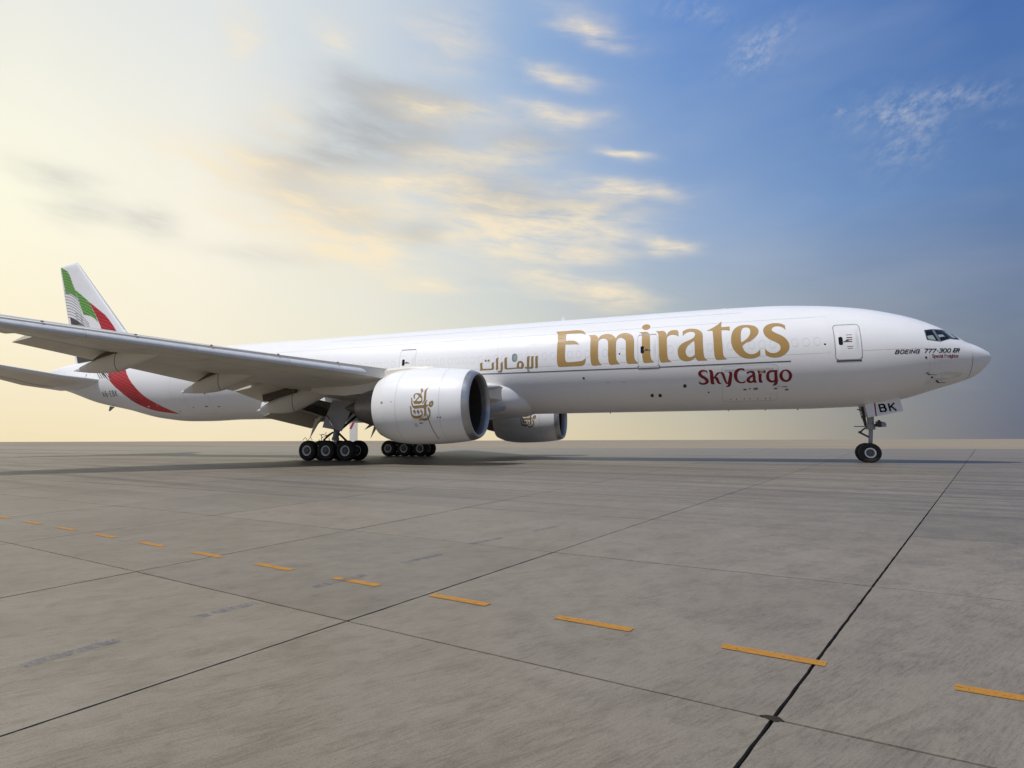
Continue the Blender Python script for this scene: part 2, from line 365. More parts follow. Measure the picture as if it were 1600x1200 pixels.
# dashes
dl = empty('dashed_line', (-15, -34.8, 0)); dl['kind'] = 'structure'
DS = [(-11.29, -35.62), (-12.43, -35.39), (-13.57, -35.16), (-14.68, -34.91), (-15.79, -34.665), (-16.91, -34.41), (-18.03, -34.16), (-19.17, -33.89), (-20.32, -33.61), (-21.5, -33.32), (-22.69, -33.03), (-23.85, -32.76), (-25.02, -32.48), (-26.2, -32.2), (-27.4, -31.9), (-28.6, -31.6), (-29.8, -31.3)]
for k in range(1, len(DS)):
    a = Vector(DS[k]+(0,)); tdir = (Vector(DS[k-1]+(0,))-a).normalized(); p = a-dl.location; L = .56; sk = Vector((.27, .96, 0)).normalized()*.046
    e = [p+tdir*L*s_/10-sk+Vector((0, random.uniform(-.0025, .0025), 0)) for s_ in range(11)]+[p+tdir*(L-L*s_/10)+sk+Vector((0, random.uniform(-.0025, .0025), 0)) for s_ in range(11)]
    mesh_obj('dash', [(q.x, q.y, .0035) for q in e], [tuple(range(22))], M['dash'], dl)
bl = empty('faded_marking', (-18, -34, 0)); bl['kind'] = 'structure'
for a, b in (((-18.48, -36.68), (-18.36, -36.16)), ((-18.28, -35.62), (-18.13, -35.12)), ((-17.99, -34.54), (-17.83, -33.94)), ((-17.74, -33.33), (-17.55, -32.73)), ((-17.48, -31.99), (-17.25, -31.38)), ((-17.0, -30.7), (-16.8, -30.1))):
    a = Vector(a+(0,))-bl.location; b = Vector(b+(0,))-bl.location; n = Vector((-(b-a).y, (b-a).x, 0)).normalized()*.05
    mesh_obj('mark', [(q.x, q.y, .004) for q in (a-n, b-n, b+n, a+n)], [(0, 3, 2, 1)], M['blue_mark'], bl)

# ================================================================== AIRCRAFT
def pchip(s, xs, ys):
    xs = np.array(xs, float); ys = np.array(ys, float); h = np.diff(xs); d = np.diff(ys)/h
    mm = np.zeros_like(ys); mm[0] = d[0]; mm[-1] = d[-1]
    for i in range(1, len(xs)-1):
        if d[i-1]*d[i] > 0:
            w1 = 2*h[i]+h[i-1]; w2 = h[i]+2*h[i-1]; mm[i] = (w1+w2)/(w1/d[i-1]+w2/d[i])
    s = np.clip(s, xs[0], xs[-1]); i = np.clip(np.searchsorted(xs, s, side='right')-1, 0, len(xs)-2)
    t = (s-xs[i])/h[i]; t2 = t*t; t3 = t2*t
    return (2*t3-3*t2+1)*ys[i]+(t3-2*t2+t)*h[i]*mm[i]+(-2*t3+3*t2)*ys[i+1]+(t3-t2)*h[i]*mm[i+1]
ST = [0,.12,.35,.8,1.3,1.9,2.6,3.5,4.6,6,8,10.5,14]; TOP = [5.54, 5.85, 6.02, 6.28, 6.52, 7.016, 7.48, 7.928, 8.311, 8.674, 8.98, 9.177, 9.2445]
SB = [0,.12,.35,.8,1.5,2.5,4,6,8.5]; BOT = [5.54, 5.28, 5.008, 4.599, 4.307, 3.983, 3.496, 3.135, 3.0445]
WS = [0,.12,.35,.8,1.5,2.5,3.5,4.5,6,8]; WV = [0,.42,.75,1.2,1.7,2.2,2.55,2.8,3.0,3.1]
ZS = [0,2,5,8]; ZV = [5.54,5.75,6.05,6.1445]
TTS = [50,56,60,64,68,71,73.08]; TTV = [9.2445,9.2,9.12,8.98,8.75,8.5,8.15]
TBS = [50,53,55,58,62,66,70,73.08]; TBV = [3.0445, 2.96, 2.98, 3.25, 4.06, 4.78, 5.88, 6.67]
TWS = [50,54,58,62,66,70,73.08]; TWV = [3.1,3.03,2.75,2.25,1.6,.8,.18]
def prof(s):
    s = np.asarray(s, float)
    T = np.where(s < 30, pchip(s, ST, TOP), pchip(s, TTS, TTV)); B = np.where(s < 30, pchip(s, SB, BOT), pchip(s, TBS, TBV))
    Wd = np.where(s < 30, pchip(s, WS, WV), pchip(s, TWS, TWV)); Md = np.where(s < 30, pchip(s, ZS, ZV), (T+B)/2)
    return T, B, Wd, Md
def fus_y(s, z, off=.008):
    T, B, Wd, Md = [np.asarray(v) for v in prof(s)]
    z = np.asarray(z, float); h = np.where(z > Md, T-Md, Md-B); q = np.clip(1-((z-Md)/h)**2, 1e-4, 1)
    return -Wd*np.sqrt(q)
def fus_pt(s, z, off=.008):
    """point on the right side of the fuselage skin, lifted by off along the normal"""
    e = 1e-3
    y = float(fus_y(s, z)); ys = (float(fus_y(s+e, z))-y)/e; yz = (float(fus_y(s, z+e))-y)/e
    n = Vector((-ys*-1, -1, yz)); n = Vector((-ys, -1, yz)) if True else n
    # surface Y = y(s,z), X=-s : normal = (dY/dX, -1, dY/dZ) pointing to -Y
    n = Vector((-ys, -1, yz)).normalized()
    return Vector((-s, y, z))+n*off
NSt = [25.45,25.6,25.9,26.5,27.5,29,30.1,30.7,30.95,31.1]; NRt = [1.70,1.80,1.88,1.96,2.04,2.07,1.97,1.78,1.66,1.60]
NZ = 3.15
def nac_pt(s, z, cy, off=.008):
    Rr = float(pchip(s, NSt, NRt)); dz_ = z-NZ; y = -math.sqrt(max(Rr*Rr-dz_*dz_, 1e-3)); n = Vector((0, y, dz_)).normalized()
    return Vector((-s, cy+y, z))+n*off

def inside_poly(x, y, loops):
    c = False
    for L in loops:
        n = len(L); j = n-1
        for i in range(n):
            xi, yi = L[i]; xj, yj = L[j]
            if (yi > y) != (yj > y) and x < (xj-xi)*(y-yi)/(yj-yi)+xi: c = not c
            j = i
    return c
def decal(name, loops, fn, m, parent, grid=.25, thick=None):
    pts = []; edges = []
    for L in loops:
        k = len(pts); pts += [Vector(p) for p in L]; edges += [(k+i, k+(i+1) % len(L)) for i in range(len(L))]
    xs = [p[0] for p in pts]; ys = [p[1] for p in pts]
    x = min(xs)+grid/2
    while x < max(xs):
        y = min(ys)+grid/2
        while y < max(ys):
            if inside_poly(x, y, loops): pts.append(Vector((x, y)))
            y += grid
        x += grid
    vo, eo, fo, _, _, _ = delaunay_2d_cdt(pts, edges, [], 0, 1e-5)
    F = []
    for f in fo:
        cx = sum(vo[i][0] for i in f)/len(f); cy = sum(vo[i][1] for i in f)/len(f)
        if inside_poly(cx, cy, loops): F.append(tuple(f))
    V = [fn(v[0], v[1]) for v in vo]
    # orient outward (-Y)
    F2 = []
    for f in F:
        a, b, c = V[f[0]], V[f[1]], V[f[2]]
        F2.append(f if (b-a).cross(c-a).y < 0 else f[::-1])
    return mesh_obj(name, V, F2, m, parent, smooth=True)
def ribbon(name, pts, w, fn, m, parent, step=.3, mb=None, closed=False):
    """thin band of width w along a polyline in surface coordinates"""
    P_l = [Vector(p) for p in pts]
    if closed: P_l.append(P_l[0])
    D = []
    for a, b in zip(P_l[:-1], P_l[1:]):
        n = max(1, int((b-a).length/step)); D += [a+(b-a)*(k/n) for k in range(n)]
    D.append(P_l[-1])
    out = mb or MB(); V = []; F = []
    for i, p in enumerate(D):
        if closed and (i == 0 or i == len(D)-1): d = (D[1]-D[-2])
        else: d = D[min(i+1, len(D)-1)]-D[max(i-1, 0)]
        n = Vector((-d.y, d.x)).normalized()*w/2
        V += [fn(p.x+n.x, p.y+n.y), fn(p.x-n.x, p.y-n.y)]
    for i in range(len(D)-1):
        f = (2*i, 2*i+1, 2*i+3, 2*i+2); a, b, c = V[f[0]], V[f[1]], V[f[2]]
        F.append(f if (b-a).cross(c-a).y < 0 else f[::-1])
    out.addm(V, F)
    return out if mb is not None else out.make(name, m, parent, smooth=True)
def rrect(s0, s1, z0, z1, r, n=4):
    out = []
    for cx, cz, a0 in ((s1-r, z1-r, 0), (s0+r, z1-r, 90), (s0+r, z0+r, 180), (s1-r, z0+r, 270)):
        for k in range(n+1):
            a = R_(a0+90*k/n); out.append((cx+r*math.cos(a), cz+r*math.sin(a)))
    return out
DATA = {
'Emirates': '22812,8124 22649,8125 22486,8126 22322,8127 22157,8128 21981,8130 21798,8134 21626,8136 21483,8133 21377,8125 21298,8114 21235,8099 21176,8080 21120,8059 21074,8034 21034,8005 20997,7969 20965,7926 20937,7878 20913,7825 20890,7771 20935,7795 20983,7818 21035,7839 21073,7854 21112,7868 21159,7881 21222,7891 21305,7897 21403,7901 21511,7903 21623,7906 21740,7909 21863,7912 21991,7915 22122,7917 22121,7864 22121,7809 22120,7753 22118,7693 22115,7629 22112,7562 22109,7494 22106,7424 22030,7425 21955,7426 21883,7425 21815,7422 21751,7418 21690,7413 21633,7405 21580,7392 21533,7375 21489,7355 21449,7330 21410,7298 21372,7259 21337,7214 21303,7164 21270,7113 21312,7131 21356,7148 21404,7160 21440,7165 21478,7168 21520,7169 21569,7171 21628,7172 21694,7172 21764,7172 21834,7174 21904,7177 21976,7181 22048,7186 22122,7192 22122,7082 22123,6974 22125,6868 22127,6767 22129,6666 22132,6566 22134,6473 22134,6394 22132,6329 22128,6276 22122,6232 22113,6192 22098,6146 22078,6111 22056,6083 22033,6057 21974,6046 21906,6043 21817,6044 21720,6046 21629,6048 21542,6052 21455,6057 21373,6063 21301,6068 21241,6072 21192,6076 21147,6082 21105,6091 21063,6105 21024,6123 20989,6144 20957,6166 20921,6197 20891,6231 20864,6266 20864,6213 20866,6160 20870,6110 20879,6063 20892,6018 20909,5976 20928,5937 20949,5904 20979,5871 21013,5847 21049,5828 21075,5812 21105,5802 21181,5795 21286,5793 21421,5793 21576,5794 21737,5795 21921,5794 22130,5793 22324,5792 22465,5793 22549,5800 22548,5817 22578,5851 22601,5902 22613,5940 22622,5986 22629,6052 22635,6118 22640,6195 22643,6284 22644,6387 22643,6510 22639,6650 22636,6797 22633,6935 22631,7066 22629,7195 22627,7319 22628,7434 22631,7540 22634,7639 22640,7729 22648,7807 22658,7871 22669,7922 22683,7965 22701,8005 22733,8052 22771,8090|20728,7704 20684,7707 20640,7710 20595,7712 20548,7713 20499,7713 20448,7713 20397,7711 20352,7706 20301,7692 20257,7673 20219,7648 20188,7614 20163,7574 20142,7534 20119,7474 20104,7413 20090,7457 20073,7501 20051,7542 20021,7579 19984,7613 19938,7645 19888,7672 19834,7693 19774,7708 19709,7718 19642,7722 19578,7722 19518,7716 19460,7704 19404,7688 19352,7668 19306,7646 19265,7619 19226,7589 19189,7555 19152,7517 19118,7476 19084,7431 19051,7386 19034,7426 19016,7466 18994,7504 18967,7539 18934,7572 18896,7603 18855,7631 18813,7654 18768,7671 18721,7683 18673,7692 18625,7698 18578,7703 18531,7705 18484,7704 18437,7698 18389,7688 18340,7673 18293,7653 18248,7630 18204,7602 18162,7570 18123,7534 18090,7494 18063,7452 18042,7406 18025,7355 18011,7297 18002,7233 17999,7164 17997,7085 17997,6989 17997,6866 17999,6723 18003,6582 18005,6462 18007,6371 18010,6297 18009,6233 18005,6173 17996,6118 17984,6070 17968,6025 17945,5979 17915,5930 17878,5881 17838,5832 17795,5783 17870,5783 17945,5783 18018,5784 18091,5785 18166,5785 18242,5784 18312,5785 18366,5792 18418,5816 18440,5862 18452,5895 18461,5934 18468,5981 18473,6038 18476,6100 18477,6169 18476,6252 18475,6359 18473,6510 18471,6696 18470,6879 18472,7020 18474,7099 18476,7140 18481,7164 18491,7191 18515,7239 18547,7281 18586,7319 18621,7347 18661,7374 18703,7396 18744,7410 18784,7414 18826,7410 18866,7399 18900,7386 18937,7362 18968,7331 18993,7294 19013,7253 19028,7207 19041,7159 19045,7079 19049,6994 19052,6899 19053,6787 19054,6644 19054,6479 19054,6320 19051,6196 19046,6120 19039,6075 19027,6042 19008,6001 18979,5951 18944,5900 18903,5848 18861,5797 18932,5795 19004,5794 19073,5793 19141,5791 19210,5788 19279,5783 19342,5781 19392,5784 19443,5805 19468,5848 19481,5880 19492,5917 19501,5964 19508,6026 19514,6106 19518,6200 19521,6305 19522,6417 19521,6546 19517,6692 19513,6833 19513,6950 19514,7034 19516,7096 19521,7145 19529,7191 19545,7249 19567,7296 19595,7335 19633,7369 19678,7396 19726,7415 19764,7425 19805,7430 19847,7431 19886,7426 19925,7416 19962,7400 19998,7380 20028,7358 20060,7325 20084,7287 20105,7247 20107,7148 20109,7049 20111,6951 20114,6852 20117,6749 20121,6645 20124,6543 20125,6450 20123,6367 20119,6290 20114,6219 20106,6154 20096,6097 20084,6048 20069,6002 20048,5957 20021,5913 19988,5870 19951,5830 19912,5790 19981,5789 20049,5788 20116,5787 20183,5787 20252,5784 20323,5780 20388,5779 20439,5783 20491,5806 20516,5851 20529,5880 20541,5912 20550,5955 20558,6015 20565,6092 20572,6185 20577,6291 20581,6409 20582,6550 20582,6710 20582,6873 20583,7017 20582,7142 20580,7255 20579,7355 20581,7439 20587,7516 20595,7563 20613,7604 20644,7643 20683,7675|17542,7997 17536,8053 17508,8108 17476,8141 17436,8172 17393,8195 17348,8208 17301,8213 17254,8210 17203,8197 17153,8177 17113,8151 17078,8106 17065,8052 17069,8009 17082,7964 17103,7924 17134,7890 17174,7862 17216,7841 17260,7828 17307,7823 17354,7826 17400,7840 17446,7864 17484,7891 17523,7941|17715,7705 17671,7701 17626,7696 17582,7693 17536,7692 17490,7693 17442,7697 17395,7700 17352,7699 17301,7692 17255,7680 17214,7660 17178,7630 17147,7592 17123,7547 17109,7512 17100,7475 17093,7430 17087,7370 17084,7294 17082,7205 17083,7106 17083,6997 17083,6872 17084,6731 17086,6593 17086,6474 17086,6377 17085,6294 17082,6221 17076,6155 17068,6098 17058,6050 17044,6007 17024,5963 16997,5919 16963,5877 16927,5835 16888,5795 16953,5793 17019,5791 17085,5790 17151,5789 17223,5786 17299,5783 17368,5782 17422,5787 17473,5814 17494,5862 17507,5891 17517,5924 17526,5966 17533,6021 17539,6088 17545,6166 17548,6259 17551,6372 17552,6519 17553,6694 17553,6873 17552,7028 17549,7154 17544,7264 17540,7358 17541,7437 17547,7512 17559,7558 17582,7598 17607,7630 17640,7657 17676,7682|16758,7704 16699,7698 16640,7693 16584,7689 16531,7686 16482,7687 16434,7690 16391,7691 16351,7687 16304,7671 16265,7649 16232,7621 16207,7590 16189,7554 16174,7512 16162,7464 16154,7411 16147,7355 16127,7410 16106,7463 16082,7512 16054,7555 16021,7592 15984,7622 15944,7647 15903,7667 15860,7680 15815,7686 15769,7689 15724,7688 15677,7686 15628,7680 15584,7670 15547,7657 15504,7616 15482,7565 15484,7489 15486,7413 15489,7339 15491,7265 15519,7289 15548,7312 15579,7333 15615,7351 15655,7367 15699,7381 15745,7392 15790,7398 15836,7399 15883,7395 15928,7387 15968,7376 16015,7356 16056,7330 16089,7300 16112,7265 16128,7226 16139,7185 16141,7094 16144,7002 16145,6906 16147,6806 16148,6694 16149,6575 16149,6459 16147,6357 16145,6271 16142,6197 16136,6131 16129,6073 16121,6024 16111,5985 16097,5950 16077,5915 16049,5879 16015,5845 15977,5811 15937,5779 16002,5779 16067,5779 16133,5780 16201,5779 16275,5776 16353,5772 16426,5769 16481,5775 16521,5792 16538,5821 16551,5862 16566,5896 16578,5934 16589,5987 16596,6066 16599,6184 16599,6332 16597,6490 16597,6639 16597,6779 16596,6918 16597,7050 16599,7166 16602,7263 16605,7345 16610,7414 16618,7475 16631,7538 16647,7581 16668,7619 16694,7653 16725,7680|15256,7555 15220,7583 15183,7611 15143,7636 15100,7658 15053,7675 15002,7688 14949,7698 14894,7705 14837,7707 14777,7705 14718,7700 14662,7693 14609,7685 14557,7675 14508,7661 14461,7643 14415,7619 14371,7590 14330,7559 14294,7527 14264,7494 14238,7460 14217,7423 14201,7384 14190,7346 14185,7307 14182,7261 14181,7199 14182,7119 14186,7025 14190,6921 14192,6811 14192,6687 14192,6551 14190,6420 14187,6308 14184,6220 14181,6147 14175,6086 14166,6030 14155,5982 14141,5942 14124,5907 14103,5875 14077,5845 14048,5819 14015,5795 13981,5772 14044,5772 14108,5772 14171,5773 14235,5773 14303,5772 14374,5769 14439,5769 14490,5774 14536,5801 14558,5838 14586,5878 14611,5916 14646,5970 14676,5941 14706,5913 14737,5887 14770,5864 14804,5844 14838,5827 14875,5813 14916,5801 14963,5792 15014,5784 15066,5781 15118,5781 15169,5784 15220,5791 15271,5803 15318,5821 15365,5848 15410,5881 15451,5920 15486,5962 15512,6007 15532,6056 15547,6109 15558,6167 15565,6235 15567,6310 15565,6385 15558,6449 15547,6500 15532,6542 15513,6580 15487,6620 15457,6663 15422,6706 15382,6748 15336,6787 15282,6823 15222,6857 15160,6888 15099,6918 15038,6944 14977,6969 14918,6992 14863,7016 14813,7041 14766,7065 14723,7090 14686,7119 14656,7152 14632,7189 14613,7226 14599,7262 14589,7309 14587,7356 14594,7396 14617,7442 14656,7475 14693,7493 14736,7505 14785,7512 14826,7514 14870,7513 14915,7508 14960,7498 15006,7480 15053,7457 15098,7430 15138,7402 15172,7372 15202,7341 15229,7308 15254,7275 15254,7344 15255,7414 15255,7484/14665,6938 14701,6915 14737,6890 14774,6864 14813,6834 14858,6801 14905,6764 14952,6725 14992,6685 15026,6645 15055,6604 15080,6561 15100,6517 15117,6471 15130,6423 15139,6376 15143,6331 15142,6289 15138,6250 15128,6212 15115,6174 15097,6134 15075,6094 15049,6058 15021,6030 14989,6011 14953,5998 14916,5992 14879,5992 14841,5998 14803,6010 14766,6027 14734,6045 14700,6071 14673,6101 14650,6133 14649,6192 14648,6254 14647,6321 14646,6396 14645,6488 14644,6592 14643,6693 14644,6775 14647,6834 14652,6877 14659,6910|13952,7508 13902,7530 13852,7553 13801,7577 13747,7605 13689,7636 13629,7671 13569,7707 13511,7743 13456,7777 13403,7811 13352,7846 13303,7885 13258,7927 13215,7973 13174,8021 13134,8070 13143,7970 13151,7872 13160,7776 13168,7681 13114,7680 13060,7680 13006,7680 12952,7681 12896,7682 12840,7683 12784,7685 12727,7687 12731,7619 12735,7551 12739,7484 12742,7417 12769,7433 12799,7448 12836,7461 12883,7471 12943,7478 13014,7482 13091,7485 13173,7486 13176,7384 13179,7280 13182,7175 13183,7065 13182,6946 13179,6821 13176,6699 13174,6589 13174,6492 13174,6405 13174,6325 13172,6250 13169,6179 13164,6114 13158,6056 13149,6006 13132,5955 13111,5917 13085,5882 13062,5855 13034,5830 13005,5805 12974,5781 13037,5781 13100,5780 13164,5780 13228,5779 13298,5776 13371,5770 13439,5768 13492,5771 13534,5787 13555,5811 13572,5848 13587,5880 13600,5917 13611,5966 13619,6031 13625,6118 13628,6222 13630,6338 13632,6461 13633,6596 13633,6743 13632,6892 13632,7031 13634,7156 13636,7272 13638,7384 13640,7494 13673,7498 13708,7500 13743,7503 13781,7505 13821,7506 13864,7507 13907,7507|11275,6255 11278,6175 11280,6094 11282,6015 11284,5935 11320,5904 11356,5875 11395,5848 11436,5825 11479,5807 11524,5791 11573,5779 11625,5771 11681,5765 11742,5763 11804,5764 11866,5769 11926,5775 11986,5783 12046,5796 12106,5816 12166,5844 12227,5878 12286,5917 12343,5962 12398,6014 12453,6073 12504,6136 12549,6199 12587,6263 12620,6329 12648,6397 12671,6465 12689,6534 12702,6603 12710,6674 12715,6747 12715,6825 12710,6905 12702,6985 12689,7063 12673,7139 12653,7213 12629,7285 12600,7350 12568,7409 12531,7463 12491,7512 12446,7556 12396,7596 12342,7631 12285,7661 12228,7685 12173,7702 12118,7711 12062,7716 12005,7719 11945,7720 11883,7718 11821,7714 11759,7706 11697,7695 11634,7682 11573,7665 11520,7646 11474,7624 11434,7599 11399,7571 11368,7540 11340,7504 11315,7465 11296,7424 11283,7384 11276,7344 11276,7303 11281,7262 11290,7222 11303,7183 11320,7146 11342,7107 11370,7067 11404,7024 11443,6977 11487,6932 11531,6889 11578,6850 11627,6812 11678,6778 11730,6746 11786,6719 11845,6696 11902,6675 11952,6652 11995,6627 12033,6602 12065,6577 12094,6553 12123,6521 12144,6490 12162,6459 12154,6422 12146,6385 12135,6348 12121,6311 12104,6271 12084,6230 12061,6191 12035,6155 12007,6122 11976,6093 11942,6066 11907,6043 11870,6024 11831,6009 11791,5997 11748,5990 11703,5986 11655,5987 11606,5992 11560,6003 11516,6021 11473,6045 11433,6073 11395,6104 11361,6137 11331,6175 11302,6214/12208,6674 12210,6740 12211,6805 12211,6870 12210,6935 12207,7000 12204,7066 12198,7130 12192,7190 12184,7244 12175,7293 12163,7340 12149,7383 12132,7425 12111,7464 12089,7498 12063,7526 12034,7547 12002,7561 11969,7569 11936,7574 11901,7575 11866,7571 11832,7563 11801,7550 11766,7524 11737,7491 11715,7450 11704,7413 11698,7372 11695,7329 11697,7284 11702,7238 11712,7190 11726,7141 11745,7094 11769,7046 11799,6999 11832,6953 11867,6912 11903,6875 11942,6842 11983,6811 12025,6781 12068,6752 12114,6725 12161,6700|9942,7258 9967,7298 9993,7337 10020,7373 10051,7405 10084,7434 10120,7460 10158,7481 10198,7499 10242,7511 10289,7519 10337,7523 10380,7523 10418,7518 10454,7510 10487,7498 10517,7484 10553,7459 10584,7429 10606,7398 10620,7351 10616,7301 10602,7269 10580,7236 10546,7200 10512,7171 10470,7141 10423,7109 10374,7076 10321,7043 10262,7009 10204,6973 10152,6936 10105,6897 10061,6857 10021,6815 9984,6770 9951,6722 9920,6671 9893,6618 9872,6565 9854,6514 9840,6461 9832,6408 9830,6354 9836,6296 9848,6236 9865,6176 9889,6122 9919,6072 9955,6025 9996,5981 10041,5940 10089,5902 10142,5866 10198,5833 10254,5807 10312,5787 10371,5772 10431,5762 10490,5756 10550,5754 10611,5757 10670,5764 10725,5774 10775,5787 10823,5804 10866,5823 10906,5841 10940,5860 10969,5880 10996,5900 11020,5921 11026,6009 11031,6098 11036,6187 11040,6277 11019,6241 10997,6205 10972,6171 10943,6138 10910,6105 10873,6072 10833,6043 10792,6020 10748,6004 10701,5994 10654,5988 10610,5986 10568,5989 10528,5995 10489,6006 10451,6022 10414,6043 10376,6070 10343,6100 10315,6131 10295,6165 10280,6200 10271,6238 10268,6276 10269,6317 10277,6360 10290,6403 10308,6443 10334,6478 10366,6510 10402,6541 10443,6572 10488,6601 10537,6629 10590,6658 10643,6691 10700,6729 10759,6770 10817,6813 10867,6860 10911,6910 10950,6963 10983,7018 11009,7074 11028,7131 11041,7190 11047,7247 11047,7301 11040,7349 11028,7393 11009,7435 10984,7477 10951,7518 10912,7560 10868,7598 10820,7631 10769,7657 10713,7679 10655,7696 10597,7708 10538,7716 10478,7718 10417,7717 10357,7712 10297,7705 10237,7694 10179,7679 10125,7660 10075,7635 10029,7605 9985,7573 9943,7538 9943,7467 9943,7397 9942,7327',
